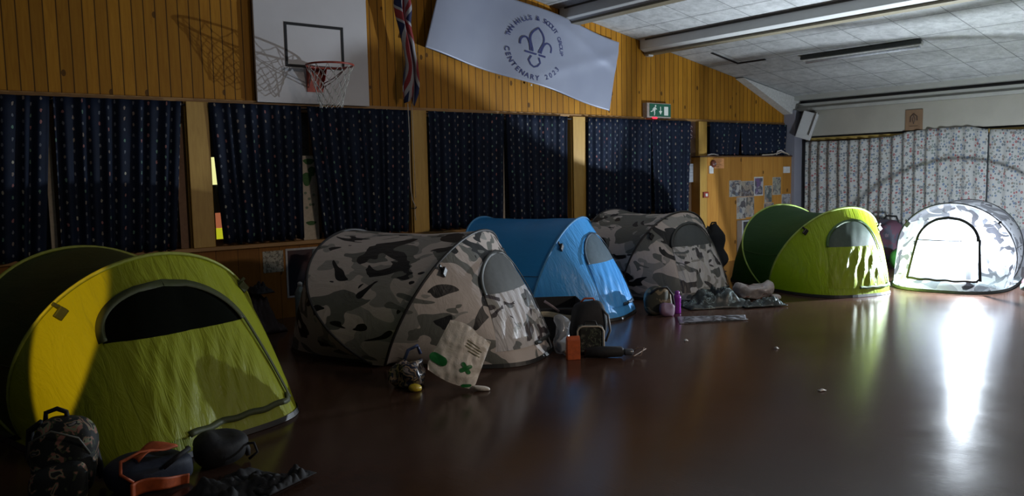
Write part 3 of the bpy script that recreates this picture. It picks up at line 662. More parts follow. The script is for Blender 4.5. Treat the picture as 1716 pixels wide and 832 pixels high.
# ------------------------------------------------------------------ tents
def make_tent(label, loc, heading, fab_front, fab_body, fab_door, strip, mesh_m, sleeve_m, base_m, H=.98, rb=.72, zc=.33, L=1.0, Lr=1.0,
              a0=.05, lean=.46, leanr=None, sag=.06, wf=.62, seed=0, loops=True, zbase=.0, door=None, window=True, hem=None, toggle=None, rear_fab=None, open_flap=False, cut=False, fe=(.72, .62), kr=.6, skew=0.):
    t = thing('pop_up_tent', label, 'tent', (loc[0], loc[1], 0), heading)
    rz = H-zc; ph0 = -math.asin(zc/rz); leanr = lean if leanr is None else leanr
    zb = .02
    def hoop(u, side):
        ph = ph0+(PI-2*ph0)*u
        b = rb*math.cos(ph); z = max(0, zc+rz*math.sin(ph)); ln = lean if side > 0 else leanr
        return Vector((side*(a0+ln*((z/H)**.9 if side > 0 else (z/H)*(1+kr*(1-z/H)))), b, z+zb*(1-z/H)))
    def foot(u, side):
        an = PI*u; c_, s_ = math.cos(an), math.sin(an)
        b_ = wf*math.copysign(abs(c_)**fe[1], c_) if abs(c_) > 1e-6 else 0
        ex = skew*max(0, -b_/wf)*abs(s_)**.6 if side > 0 else 0
        return Vector((side*(a0+((L if side > 0 else Lr)-a0)*abs(s_)**fe[0])+ex, b_*(1+ex*.3), zb))
    def panel(u, tt, side=1, disp=0):
        p = hoop(u, side).lerp(foot(u, side), tt)
        p.x += side*(.045*math.sin(PI*tt)*math.sin(PI*u)); return p
    nu = 64
    def wr(p, amp, k): return p+Vector((N3(p.x*3+k, p.y*9, p.z*3), N3(p.y*7, p.z*4, k), 0))*amp
    # front and rear panels
    MB().grid(nu, 16, lambda u, v: wr(panel(u, v, -1), .016*math.sin(PI*v)*math.sin(PI*u), seed+5)).build('rear_panel', rear_fab or fab_body, t, (0, 0, .2), smooth=True)
    def body(u, v):
        s_ = 2*v-1
        p = hoop(u, -1).lerp(hoop(u, 1), v)
        k = 1-sag*(1-s_*s_); kk = math.sin(PI*u)**.5 if 0 < u < 1 else 0
        q = Vector((p.x, p.y*(1-(1-k)*kk*.7), zc*.5+(p.z-zc*.5)*k if p.z > zc*.5 else p.z))
        q.z += .010*N3(p.x*4, p.y*3, seed)*kk
        return q
    MB().grid(nu, 16, body).build('body_panel', fab_body, t, (0, 0, .2), smooth=True)
    # hoop sleeves
    for sd in (1, -1):
        MB().tube([hoop(i/48, sd)+Vector((sd*.004, 0, .004)) for i in range(49)], .011, 8).build('hoop_sleeve', sleeve_m, t, smooth=True)
    # seam along the body side
    # ground sheet
    pts = [foot(i/40, 1) for i in range(41)]+[foot(1-i/40, -1) for i in range(41)]
    gs = MB(); inner = [(p.x*1.012, p.y*1.02, .0) for p in pts]; outer = [(p.x*1.004, p.y*1.008, zb+.012) for p in pts]; n_ = len(pts)
    gs.add([(p[0], p[1], .003) for p in inner]+outer, [tuple(range(n_))]+[(i, (i+1) % n_, (i+1) % n_+n_, i+n_) for i in range(n_)]).build('groundsheet', base_m, t)
    # surface lookup for door pieces
    def surf(b, z, lift=.006):
        b = -b
        lo, hi = 0.0, 1.0
        def bt(u):
            h = hoop(u, 1)
            if h.z <= z: return None
            tt = (h.z-z)/(h.z-zb+1e-9); return tt, h.y+(foot(u, 1).y-h.y)*tt
        us = [i/60 for i in range(61)]; prev = None
        for u in us:
            r = bt(u)
            if r is None: prev = None; continue
            if prev and (prev[1]-b)*(r[1]-b) <= 0:
                a_, b_ = prev[0], u
                for _ in range(12):
                    mu = (a_+b_)/2; rm = bt(mu)
                    if rm is None: break
                    if (rm[1]-b) > 0: a_ = mu
                    else: b_ = mu
                tt = bt(mu)[0] if bt(mu) else 0
                p = panel(mu, tt); e = .01
                n1 = (panel(min(1, mu+e), tt)-panel(max(0, mu-e), tt)).cross(panel(mu, min(1, tt+e))-panel(mu, max(0, tt-e)))
                if n1.length > 1e-9:
                    n1.normalize()
                    if n1.x < 0: n1 = -n1
                else: n1 = Vector((1, 0, 0))
                return p+n1*lift, n1
            prev = (u, r[1])
        p = Vector((a0+lean*z, b, z)); return p, Vector((1, 0, .5)).normalized()
    d = door or dict(bl=.34, br=-.42, z0=.13, zt=.80, zw=.52)
    # door outline: b as a function of z on the left (+) and right (-)
    def side_b(z, which):
        k = max(0, min(1, (z-d['z0'])/(d['zt']-d['z0'])))
        arch = math.sqrt(max(0, 1-max(0, (k-.62)/.38)**2.2))
        bb_ = d['bl'] if which > 0 else d['br']
        bw = d.get('btl', bb_*.78) if which > 0 else d.get('btr', bb_*.78)
        return (bb_+(bw-bb_)*k)*arch+(1-arch)*d.get('bc', 0)
    zw = d['zw']
    fp = MB().grid(nu*2 if cut else nu, 72 if cut else 24, lambda u, v: wr(panel(u, v), (.002 if cut else .012)*math.sin(PI*v)*math.sin(PI*u), seed))
    if cut:
        def inside(f_):
            p = sum((Vector(fp.v[i]) for i in f_), Vector())/len(f_)
            return d['z0'] < p.z < d['zt'] and side_b(p.z, -1) < -p.y < side_b(p.z, 1)
        fp.f = [f_ for f_ in fp.f if not inside(f_)]
    fp.build('front_panel', fab_front, t, (0, 0, .2), smooth=True)
    def dgrid(z0, z1, name, mat, lift, amp, nu_=36, nv_=20):
        def f(u, v):
            z = z0+(z1-z0)*v; b0, b1 = side_b(z, 1), side_b(z, -1); b = b0+(b1-b0)*u
            w_ = amp*math.sin(PI*min(1, max(0, u)))**.5*(.35+.65*math.sin(PI*min(1, v*.9+.1)))
            fold = math.sin((b*1.0+z*.42)*58+4*N3(b*4, z*2, seed))+.6*math.sin((b-z*.35)*31+seed)
            p, n1 = surf(b, z, .002+(lift-.002)*min(1, 12*min(u, 1-u))+w_*fold+abs(w_)); return p
        return MB().grid(nu_, nv_, f).build(name, mat, t, (0, 0, .2), smooth=True)
    if not open_flap:
        dgrid(d['z0'], zw, 'door_panel', fab_door, .008, d.get('wr', .006), 56, 26)
    wm = dgrid(zw, d['zt'], 'window_mesh', mesh_m, .010, .001, 20, 14)
    def ribbon(bz, wd, name, mat, lift=.016):
        P = [surf(b, z, lift) for b, z in bz]; mb = MB(); vs = []
        for i, (p, n1) in enumerate(P):
            a, b = P[max(0, i-1)][0], P[min(len(P)-1, i+1)][0]; tg_ = (b-a)
            if tg_.length < 1e-6: tg_ = Vector((0, 0, 1))
            s_ = tg_.normalized().cross(n1).normalized()*wd/2; vs += [p+s_, p-s_]
        mb.add(vs, [(2*i, 2*i+1, 2*i+3, 2*i+2) for i in range(len(P)-1)]).build(name, mat, t, smooth=True, solid=.005)
    zs = [d['z0']+(d['zt']-d['z0'])*i/40 for i in range(41)]
    arch = [(side_b(z, 1), z) for z in zs if z > zw]+[(side_b(z, -1), z) for z in reversed(zs) if z > zw]
    ribbon([(side_b(zw, 1), zw)]+arch+[(side_b(zw, -1), zw)], d.get('aw', .035), 'window_binding', strip)
    ribbon([(side_b(z, -1)-.01, z) for z in zs if z <= zw+.02], d.get('zwid', .022), 'zip_side', strip)
    bs, be = d.get('strip', (-.36, .1))
    ribbon([(be+(bs-be)*i/24, d['z0']+.004*math.sin(i)) for i in range(25)]+[(side_b(d['z0']+.03, -1), d['z0']+.03)], d.get('sw', .03), 'zip_bottom', strip)
    if d.get('left'):
        ribbon([(side_b(z, 1), z) for z in zs if z <= zw], d.get('lw', .02), 'zip_side', strip)
    if d.get('bar'):
        ribbon([(side_b(zw, 1)+(side_b(zw, -1)-side_b(zw, 1))*i/16, zw) for i in range(17)], .010, 'window_seam', strip)
        p, n1 = surf(side_b(zw, -1)*.5, zw+.02, .02); MB().cbox(p, .01, .008, .05).build('zip_pull', M_BLACKP, t)
    # toggles at the shoulders of the front hoop
    for u_ in (toggle or (.30, .70)):
        h = hoop(u_, 1); p = panel(u_, .07)+Vector((.02, 0, .01)); tg2 = MB()
        s_ = 1 if h.y > 0 else -1; Mz = Matrix.Rotation(s_*.7, 3, 'X')
        tg2.cbox(p, .022, .05, .065, Mz); tg2.cbox(h.lerp(p, .5)+Vector((.01, 0, .01)), .014, .07, .022, Mz); tg2.build('toggle', strip if d.get('tg') else M_BLACKP, t, bevel=.005)
        if d.get('cord'):
            p2, _ = surf(p.y*.93, p.z-.16, .015); MB().tube([p, p2], .004, 5).build('tie_cord', M_BLACKP, t)
    # body side seam
    for u_ in ((.17,) if not d.get('noseam') else ()):
        for uu in (u_, 1-u_): MB().tube([body(uu, v/14)+Vector((0, .004 if uu < .5 else -.004, 0)) for v in range(15)], .0035, 5).build('side_seam', strip, t, smooth=True)
    return t

def hd(ax, ay): return math.atan2(ay, ax)
BASE_DK = plain('groundsheet_black', (.012, .012, .013), .5)
# yellow-green tent on the left
YG = (.36, .40, .012)
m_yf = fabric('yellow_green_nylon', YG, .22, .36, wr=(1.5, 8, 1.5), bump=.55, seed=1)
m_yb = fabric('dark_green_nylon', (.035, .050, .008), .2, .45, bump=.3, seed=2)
m_ystrip = plain('olive_binding', (.045, .055, .010), .6)
m_ymesh = plain('black_window_mesh', (.004, .005, .003), 1, Specular_IOR_Level=.05)
m_ysl = plain('lime_sleeve', (.30, .34, .04), .5)
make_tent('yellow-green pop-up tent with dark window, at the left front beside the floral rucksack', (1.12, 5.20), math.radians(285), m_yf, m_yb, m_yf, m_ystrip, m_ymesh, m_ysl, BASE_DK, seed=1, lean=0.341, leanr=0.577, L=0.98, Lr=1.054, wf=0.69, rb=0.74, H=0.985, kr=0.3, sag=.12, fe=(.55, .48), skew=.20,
          door=dict(bl=.44, br=-.48, z0=.10, zt=.83, zw=.575, btl=.46, btr=-.30, bc=.06, strip=(-.46, .24), wr=.004, aw=.045, sw=.035, tg=1))
# camouflage tent, left
m_c1 = fabric('camouflage_nylon_a', camo(1), .12, .45, wr=(2, 5, 2), bump=.35, seed=3); m_c1d = fabric('camouflage_door_a', camo(1.4, 1.3, pale=(.62, .60, .61), mid=(.16, .17, .175), dark=(.06, .045, .05)), .12, .32, wr=(1.5, 10, 1.5), bump=.8, seed=4)
m_cs = plain('dark_grey_binding', (.035, .038, .036), .55); m_cm = plain('grey_window_mesh', (.065, .07, .07), .55)
m_csl = plain('black_sleeve', (.02, .02, .022), .5)
make_tent('large camouflage pop-up tent left of the blue tent, with white plastic bag in front', (3.385, 5.511), math.radians(301.1), m_c1, m_c1, m_c1d, m_cs, m_cm, m_csl, BASE_DK, seed=2, lean=0.496, leanr=0.59, L=1.065, Lr=1.087, wf=0.577, rb=0.82, H=0.965, kr=1.05, sag=.035,
          door=dict(bl=.47, br=-.33, z0=.12, zt=.80, zw=.52, strip=(-.36, .14), wr=.007, aw=.03, noseam=1))
# blue tent
m_bf = fabric('blue_nylon', (.08, .42, .95), .2, .34, wr=(1.5, 9, 1.5), bump=.6, seed=6); m_bb = fabric('deep_blue_nylon', (.02, .25, .60), .2, .4, bump=.15, seed=7)
m_bs = plain('navy_binding', (.02, .05, .09), .5); m_bm = plain('slate_window_mesh', (.05, .085, .115), .55)
m_bsl = plain('blue_sleeve', (.05, .22, .44), .5)
make_tent('bright blue pop-up tent between the two camouflage tents', (5.288, 6.152), math.radians(297), m_bf, m_bb, m_bf, m_bs, m_bm, m_bsl, BASE_DK, seed=3, lean=0.333, leanr=0.667, L=0.885, Lr=1.05, wf=0.602, rb=0.705, H=0.957, kr=0.66, sag=.02,
          door=dict(bl=.42, br=-.32, z0=.12, zt=.80, zw=.53, strip=(-.36, .12), wr=.007, aw=.02))
# camouflage tent, right
m_c3 = fabric('camouflage_nylon_b', camo(2.3), .12, .45, wr=(2, 5, 2), bump=.35, seed=8); m_c3d = fabric('camouflage_door_b', camo(2.9, 1.2, pale=(.62, .61, .61), mid=(.12, .13, .13), dark=(.05, .045, .05)), .12, .30, wr=(1.5, 10, 1.5), bump=.9, seed=9)
make_tent('camouflage pop-up tent right of the blue tent, with a coat spilling from its door', (7.021, 6.27), math.radians(271.7), m_c3, m_c3, m_c3d, m_cs, plain('dark_window_mesh', (.035, .04, .04), .4), m_csl, BASE_DK, seed=4, lean=0.394, leanr=0.542, L=0.887, Lr=1.05, wf=0.584, rb=0.677, H=0.947, kr=0.655, sag=.05,
          door=dict(bl=.42, br=-.36, z0=.10, zt=.82, zw=.58, strip=(-.38, .14), wr=.008, aw=.03, noseam=1))
# green tent, right
m_gf = fabric('lime_nylon', (.34, .45, .018), .25, .34, wr=(1.5, 9, 1.5), bump=.6, seed=10); m_gb = fabric('forest_green_nylon', (.018, .072, .014), .15, .5, bump=.15, seed=11)
m_gs = plain('green_binding', (.04, .10, .02), .5); m_gm = plain('green_window_mesh', (.045, .075, .055), .5); m_gsl = plain('lime_sleeve_bright', (.36, .50, .10), .5)
make_tent('lime green pop-up tent with dark green body near the far wall', (8.627, 5.245), math.radians(251.4), m_gf, m_gb, m_gf, m_gs, m_gm, m_gsl, BASE_DK, seed=5, lean=0.587, leanr=0.433, L=0.942, Lr=1.046, wf=0.609, rb=0.696, H=0.957, kr=0.72, sag=.10,
          door=dict(bl=.42, br=-.32, z0=.10, zt=.82, zw=.54, strip=(-.40, .10), wr=.007, aw=.03))
# glowing camouflage tent at the far right
LC = dict(pale=(.74, .76, .82), mid=(.15, .155, .18), grey=(.45, .46, .52), dark=(.05, .05, .06))
m_lf = fabric('thin_camouflage_nylon', camo(5.2, 1.15, **LC), .020, .4, thin=.12, lining=(.04, .04, .045), bump=.2, seed=12)
m_lfp = fabric('thin_camouflage_front', camo(5.2, 1.15, **LC), .030, .4, thin=.24, bump=.2, seed=12, lining=(.04, .04, .045))
m_ls = plain('black_binding', (.012, .012, .014), .5)
m_lm = fabric('white_door_netting', (.80, .84, .92), .05, .5, thin=.58, lining=(.06, .06, .065), bump=.1, seed=12)
make_tent('camouflage pop-up tent lit from inside by a white lantern, rightmost of the tents', (10.176, 4.189), math.radians(192.8), m_lfp, m_lf, m_lm, m_ls, m_lm, m_csl, plain('groundsheet_grey', (.10, .12, .12), .5), seed=6, lean=0.484, leanr=0.514, L=1.09, Lr=1.049, wf=0.616, rb=0.625, H=0.964, kr=0.644, sag=.05, cut=True,
          door=dict(bl=.34, br=-.36, z0=.13, zt=.80, zw=.55, strip=(-.34, .34), wr=.001, aw=.036, sw=.026, zwid=.03, left=1, lw=.03, bar=1, cord=1))
# lantern inside the lit tent
ln = thing('camping_lantern', 'white camping lantern glowing inside the rightmost tent', 'lantern', (LANTERN_POS.x, LANTERN_POS.y, 0.015))
hz = LANTERN_POS.z-.015
MB().lathe([(.06, 0), (.06, .03), (.025, .05), (.022, hz-.10), (.05, hz-.07), (.05, hz-.045)], 20).build('base', M_BLACKP, ln)
gm = NT('lantern_globe'); tpb = gm.n('ShaderNodeBsdfTransparent'); emn = gm.n('ShaderNodeEmission'); emn.inputs[0].default_value = (.85, .92, 1, 1); emn.inputs[1].default_value = 60
mx_ = gm.n('ShaderNodeAddShader'); gm.link(tpb.outputs[0], mx_.inputs[0]); gm.link(emn.outputs[0], mx_.inputs[1]); gm.link(mx_.outputs[0], gm.out.inputs[0])
MB().lathe([(.042, hz-.045), (.046, hz-.02), (.044, hz+.03), (.03, hz+.055)], 20).build('globe', gm.m, ln, smooth=True)
MB().lathe([(.008, hz+.055), (.008, hz+.066), (.004, hz+.07)], 12).build('cap', M_BLACKP, ln)
MB().tube([(0, -.05, hz-.05), (0, -.055, hz+.05), (0, 0, hz+.13), (0, .055, hz+.05), (0, .05, hz-.05)], .003, 6).build('handle', M_BLACKP, ln)

# ------------------------------------------------------------------ bags and belongings on the floor
def blob(size, seed=0, amp=.02, e=.6, nu=28, nv=18, k=6, flat=.12, taper=0, M=None, c=(0, 0, 0), lean=0):
    """soft packed shape: superellipsoid with a flattened foot and slumped noise"""
    mb = MB(); sx, sy, sz = size; c = Vector(c)
    def pw(a, p): return math.copysign(abs(a)**p, a)
    def f(u, v):
        th = 2*PI*u; ph = PI*(v-.5); cz = pw(math.sin(ph), e); cr = pw(math.cos(ph), e)
        z = (cz+1)/2; tp = 1-taper*z
        x = sx/2*cr*pw(math.cos(th), e)*tp; y = sy/2*cr*pw(math.sin(th), e)*tp; zz = sz*z
        n_ = Vector((N3(x*k+seed, y*k, zz*k), N3(x*k, y*k+seed, zz*k+3), N3(x*k, y*k, zz*k+seed+7)))*amp
        p = Vector((x+lean*z, y, zz))+n_*min(1, z*4+.2)
        p.z = max(.002, p.z)
        return (M @ p if M else p)+c
    return mb.grid(nu, nv, f)
def pat(name, stops, sc=18, rough=.7, seed=0, interp='CONSTANT', dist=.6, **kw):
    t = NT(name); v = t.coord(loc=(seed, seed*2, 0)); n_ = t.noise(v, sc, 2, .5, dist); t.set(Base_Color=t.ramp(n_, stops, interp), Roughness=rough, Normal=t.bump(t.noise(v, sc*2, 3), .25, .01), **kw); return t.m
def sheet(w_, l_, seed, amp, k=7, nu=46, nv=34, base=0, edge=1.0, shape=None, lift=None):
    def f(u, v):
        x = (u-.5)*w_; y = (v-.5)*l_
        if shape: x, y = shape(x, y)
        ed = min(u, 1-u, v, 1-v)*5; ed = max(0, min(1, ed))**.8*edge+(1-edge)
        r_ = abs(N3(x*k+seed, y*k, seed))*1.3+.45*abs(N3(x*k*2.7, y*k*2.7, seed+4))+.18*abs(N3(x*k*6, y*k*6, seed))
        z = base+.004+amp*r_*ed+(lift(u, v) if lift else 0)
        return (x, y, z)
    return MB().grid(nu, nv, f)

# floral rucksack in front of the yellow tent
m_floral = pat('floral_print', [(0, (.006, .008, .008)), (.53, (.05, .065, .03)), (.56, (.30, .13, .10)), (.60, (.20, .22, .13)), (.64, (.008, .010, .012)), (.70, (.22, .20, .20))], 17)
o = thing('rucksack', 'black rucksack with a floral print leaning against the yellow-green tent', 'rucksack', (.55, 3.98, 0), math.radians(-25))
blob((.29, .20, .36), 3, .03, .62, taper=.25, lean=.03).build('body', m_floral, o, smooth=True)
blob((.22, .10, .19), 5, .02, .6, c=(.02, -.13, .0)).build('front_pocket', m_floral, o, smooth=True)
MB().tube([(-.06, .02, .34), (-.055, .02, .385), (-.01, .02, .40), (.03, .01, .385), (.035, .01, .345)], .011, 8).build('top_handle', M_BLACK, o, smooth=True)
for s_ in (-1, 1): MB().tube([(s_*.07-.02, .06, .33), (s_*.12-.04, .13, .28), (s_*.14-.04, .15, .15), (s_*.13, .12, .03)], .017, 6).build('shoulder_strap', M_BLACK, o, smooth=True)
MB().tube([(-.12, -.05, .2), (-.09, -.10, .29), (0, -.11, .335), (.10, -.09, .29), (.13, -.04, .2)], .005, 6).build('zip', plain('zip_grey', (.12, .12, .10), .5), o, smooth=True)
# orange and navy bag beside it
M_OR = plain('orange_cloth', (.46, .085, .018), .6, var=.2, bumps=.2)
o = thing('holdall', 'open navy bag with bright orange trim on the floor right of the floral rucksack', 'bag', (.88, 3.84, 0), math.radians(12))
blob((.34, .24, .15), 8, .03, .6, lean=-.01).build('body', M_NAVY, o, smooth=True)
MB().grid(24, 6, lambda u, v: ((u-.55)*.27, -.125+.012*math.sin(u*9)-.01*v, .02+.07*v*(1-.35*u)+.01*math.sin(u*5))).build('orange_panel', M_OR, o, smooth=True, solid=.008)
MB().grid(18, 6, lambda u, v: (-.08+.2*u, -.07+.09*v+.03*u, .155+.03*math.sin(u*3)+.012*math.sin(v*4+u*7))).build('orange_flap', M_OR, o, smooth=True, solid=.006)
MB().tube([(-.13, -.12, .09), (-.17, -.09, .13), (-.14, -.03, .165), (-.04, .0, .175), (.04, -.02, .17)], .008, 6).build('piping', M_OR, o, smooth=True)
MB().tube([(.0, -.13, .12), (.06, -.15, .16), (.13, -.12, .17), (.16, -.05, .15)], .012, 6).build('strap', M_BLACK, o, smooth=True)
o = thing('sleeping_bag_sack', 'dark navy stuffed sack lying at the bottom edge behind the orange-trimmed bag', 'sack', (1.22, 3.93, 0), math.radians(-10))
blob((.26, .22, .15), 12, .05, .8).build('body', M_BLACK, o, smooth=True)
MB().tube([(.12, -.03, .09), (.16, -.07, .10), (.17, -.10, .06), (.13, -.09, .03)], .007, 6).build('drawcord', M_BLACK, o, smooth=True)
MB().lathe([(.055, 0), (.06, .02), (.03, .035)], 16, Matrix.Rotation(1.2, 3, 'Y'), (.11, 0, .07)).build('gathered_end', M_BLACK, o, smooth=True)
o = thing('jacket', 'black jacket in a heap at the lower left, right of the navy sack', 'jacket', (1.18, 3.52, 0), .4)
sheet(.42, .34, 21, .10, 6).build('body', M_BLACK, o, smooth=True, solid=.006)
sheet(.30, .10, 25, .09, 8).build('sleeve', M_BLACK, o, smooth=True, solid=.006, loc=(.12, -.16, .02))

# rustling snack bag and white carrier bag in front of the left camouflage tent
m_snack = pat('printed_film', [(0, (.16, .12, .10)), (.40, (.018, .022, .045)), (.50, (.34, .24, .16)), (.56, (.05, .05, .06)), (.62, (.30, .26, .26)), (.68, (.03, .05, .03))], 13, .25, 3)
o = thing('snack_bag', 'crumpled clear bag of snack packets left of the white carrier bag', 'bag', (2.68, 4.55, 0), .3)
blob((.22, .20, .17), 31, .06, .8, k=11).build('film', m_snack, o, smooth=True)
blob((.10, .07, .045), 33, .02, .8, c=(-.06, -.115, 0)).build('yellow_packet', plain('yellow_packet', (.50, .36, .02), .4), o, smooth=True)
blob((.06, .05, .05), 35, .02, .8, c=(-.0, -.06, .13)).build('tan_packet', plain('tan_packet', (.38, .24, .15), .5), o, smooth=True)
MB().tube([(.0, .04, .16), (.03, .02, .24), (.10, .0, .26), (.13, .0, .2)], .012, 6).build('blue_handle', plain('blue_film', (.05, .07, .16), .3), o, smooth=True)
M_BAG = NT('carrier_film'); v_ = M_BAG.coord(); n_ = M_BAG.noise(v_, 9, 5, .7, .6)
M_BAG.set(Base_Color=M_BAG.ramp(n_, [(.3, (.70, .64, .57)), (.7, (.82, .76, .68))]), Roughness=.32, Normal=M_BAG.bump(n_, .5, .02)); M_BAG = M_BAG.m
o = thing('carrier_bag', 'white plastic carrier bag with green cross and pill shape, leaning upright on the floor', 'carrier bag', (2.86, 4.24, 0), math.radians(34))
o.rotation_euler = (0, 0, math.radians(-34))
TL_ = math.radians(-27)
def bagp(u, v, front=1, lift=0.):
    w_ = .35*(1-.12*v); x = (u-.5)*w_; z = .005+v*.34
    if v < .12: x *= .88+v
    bul = max(0, math.sin(PI*u))**.7*max(0, math.sin(PI*min(1, v*.93+.07)))**.6
    y = -front*(.045*bul+.018*N3(x*9, z*9, 3+front)*min(1, 6*min(u, 1-u)+.1)+.010*N3(x*30, z*22, front)+lift)
    z += .02*math.sin(u*5)*v-.015*(1-v)*math.sin(PI*u); y += .10*v+.0
    x2 = x*math.cos(TL_)-z*math.sin(TL_)*1.0; z2 = z*math.cos(TL_)+x*math.sin(TL_)
    return Vector((x2-.05, y, max(.004, z2+.075)))
for fr in (1, -1):
    MB().grid(34, 34, lambda u, v: bagp(u, v, fr)).build('bag_film', M_BAG, o, smooth=True)
M_GR = plain('print_green', (.012, .17, .035), .4)
def bag_print(shapes, name, mat):
    mb = MB()
    for pts in shapes:
        n_ = len(pts); cx = sum(p[0] for p in pts)/n_; cy = sum(p[1] for p in pts)/n_
        vs = [bagp(cx, cy, 1, .005)]
        for kk in (.5, 1): vs += [bagp(cx+(p[0]-cx)*kk, cy+(p[1]-cy)*kk, 1, .005) for p in pts]
        fs = [(0, 1+i, 1+(i+1) % n_) for i in range(n_)]+[(1+i, 1+(i+1) % n_, 1+n_+(i+1) % n_, 1+n_+i) for i in range(n_)]
        mb.add(vs, fs)
    return mb.build(name, mat, o, smooth=True)
def capsule(cx, cy, L_, R_, a, asp=.8, n_=8):
    pts = [(L_/2*1+R_*math.cos(t), R_*math.sin(t)) for t in [-PI/2+PI*i/n_ for i in range(n_+1)]]+[(-L_/2+R_*math.cos(t), R_*math.sin(t)) for t in [PI/2+PI*i/n_ for i in range(n_+1)]]
    return [(cx+x*math.cos(a)-y*math.sin(a), cy+(x*math.sin(a)+y*math.cos(a))*asp) for x, y in pts]
bag_print([capsule(.70, .36, .20, .045, PI/4+.1), ], 'green_cross', M_GR); bag_print([capsule(.70, .36, .20, .045, -PI/4+.1)], 'green_cross', M_GR)
bag_print([capsule(.14, .27, .16, .105, .0)], 'green_pill', M_GR)
for kk, (yy, xx, ll) in enumerate(((.80, .66, .30), (.75, .70, .36), (.70, .68, .34), (.65, .74, .26))): bag_print([capsule(xx, yy, ll, .010, 0, n_=3)], 'printed_line', plain('print_olive', (.22, .20, .09), .5))
bag_print([capsule(.86, .05, .10, .045, .5)], 'green_corner', M_GR)
blob((.10, .05, .03), 41, .02, .8, c=(.16, -.02, .0)).build('bag_handle', M_BAG, o, smooth=True)

# belongings between the left camouflage tent and the blue tent
o = thing('storage_box', 'open black fabric box with a cream strap, against the blue tent', 'box', (4.47, 5.10, 0), math.radians(-33))
bx = MB(); a_, b_, h_ = .21, .13, .33
bx.box(-a_, a_, -b_, -b_+.01, 0, h_*.80).box(-a_, a_, b_-.01, b_, 0, h_).box(-a_, -a_+.01, -b_, b_, 0, h_*.95).box(a_-.01, a_, -b_, b_, 0, h_).box(-a_, a_, -b_, b_, 0, .01)
bx.build('body', M_BLACK, o, bevel=.004)
MB().grid(20, 3, lambda u, v: (-.17+.36*u, -b_-.006-.02*math.sin(PI*u), .20+.045*v+.012*math.sin(u*6)-.03*u)).build('strap', plain('cream_webbing', (.42, .36, .25), .7), o, smooth=True, solid=.005)
MB().tube([(-.10, -.10, .33), (-.04, -.12, .29), (.02, -.13, .24)], .012, 6).build('cord', plain('mauve_cord', (.22, .17, .18), .7), o, smooth=True)
MB().box(-.19, .18, -.10, .10, .01, .24).build('contents', M_BLACK, o, bevel=.02)
o = thing('rucksack', 'black rounded rucksack standing between the black box and the blue tent door', 'rucksack', (4.45, 4.66, 0), math.radians(-40))
blob((.30, .24, .36), 51, .03, .7, taper=.1).build('body', M_BLACK, o, smooth=True)
MB().tube([(.10, -.05, .31), (.15, -.10, .26), (.165, -.11, .14), (.13, -.10, .05)], .010, 6).build('shoulder_strap', plain('grey_webbing', (.09, .09, .10), .6), o, smooth=True)
MB().tube([(-.06, 0, .355), (-.03, 0, .385), (.04, 0, .385), (.06, 0, .35)], .008, 6).build('top_handle', M_OR, o, smooth=True)
o = thing('carton', 'small orange-red carton standing in front of the black rucksack', 'carton', (4.02, 4.38, 0), math.radians(-30))
MB().box(-.05, .05, -.03, .03, 0, .15).build('carton', M_OR, o, bevel=.004)
MB().prism([(-.05, -.03, .15), (-.05, .03, .15), (-.05, 0, .18)], (.1, 0, 0)).build('gable_top', M_OR, o, bevel=.003)
m_clear = NT('clear_film'); m_clear.set(Base_Color=(.50, .54, .60), Roughness=.18, Alpha=.42, Specular_IOR_Level=.8); m_clear = m_clear.m
o = thing('plastic_bag', 'crumpled clear plastic bag with a dark bottle in it, right of the camouflage tent door', 'plastic bag', (4.10, 4.60, 0), .4)
blob((.20, .15, .30), 61, .07, .8, k=10, taper=.35).build('film', m_clear, o, smooth=True)
MB().lathe([(.03, .01), (.035, .02), (.035, .14), (.014, .19), (.014, .21)], 16, c=(.03, .02, 0)).build('bottle', plain('bottle_dark', (.03, .05, .08), .2), o, smooth=True)
for k_, (x_, y_) in enumerate(((-.05, -.07), (.03, -.09))): blob((.045, .045, .04), 63+k_, .006, .9, c=(x_, y_, 0)).build('biscuit', plain('tan_packet', (.38, .24, .15), .5), o, smooth=True)
o = thing('lunch_bag', 'small dark patterned lunch bag with cream piping, in front of the black rucksack', 'lunch bag', (4.24, 4.42, 0), math.radians(-42))
m_lb = pat('leaf_print', [(0, (.010, .012, .010)), (.52, (.07, .085, .055)), (.57, (.010, .012, .010)), (.64, (.12, .11, .09))], 26)
MB().box(-.10, .10, -.05, .05, .0, .225).build('body', m_lb, o, bevel=.025)
pts = [(x_, -.052, z_) for x_, z_ in ((-.10, .02), (-.10, .19), (-.085, .215), (-.06, .225), (.06, .225), (.085, .215), (.10, .19), (.10, .02))]
MB().tube(pts, .007, 6).build('piping', plain('cream_piping', (.50, .44, .36), .6), o, smooth=True)
MB().tube([(-.05, 0, .22), (-.04, 0, .255), (.04, 0, .255), (.05, 0, .22)], .007, 6).build('handle', M_BLACK, o, smooth=True)
o = thing('umbrella', 'short folded black umbrella with wrist cord lying before the lunch bag', 'umbrella', (4.22, 4.25, 0), math.radians(-36))
MY = Matrix.Rotation(PI/2, 3, 'Y')
MB().lathe([(.015, -.15), (.04, -.14), (.045, 0), (.04, .13), (.02, .15)], 14, MY, (0, 0, .045)).build('canopy', M_BLACK, o, smooth=True)
MB().lathe([(.022, .15), (.026, .16), (.026, .21), (.018, .22)], 14, MY, (0, 0, .04)).build('handle', plain('handle_grey', (.06, .065, .08), .25), o, smooth=True)
MB().tube([(.22, 0, .04), (.25, -.01, .07), (.30, -.02, .075), (.27, -.04, .02), (.21, -.03, .01), (.33, .05, .05)], .004, 6).build('wrist_cord', plain('cord_tan', (.25, .18, .13), .7), o, smooth=True)

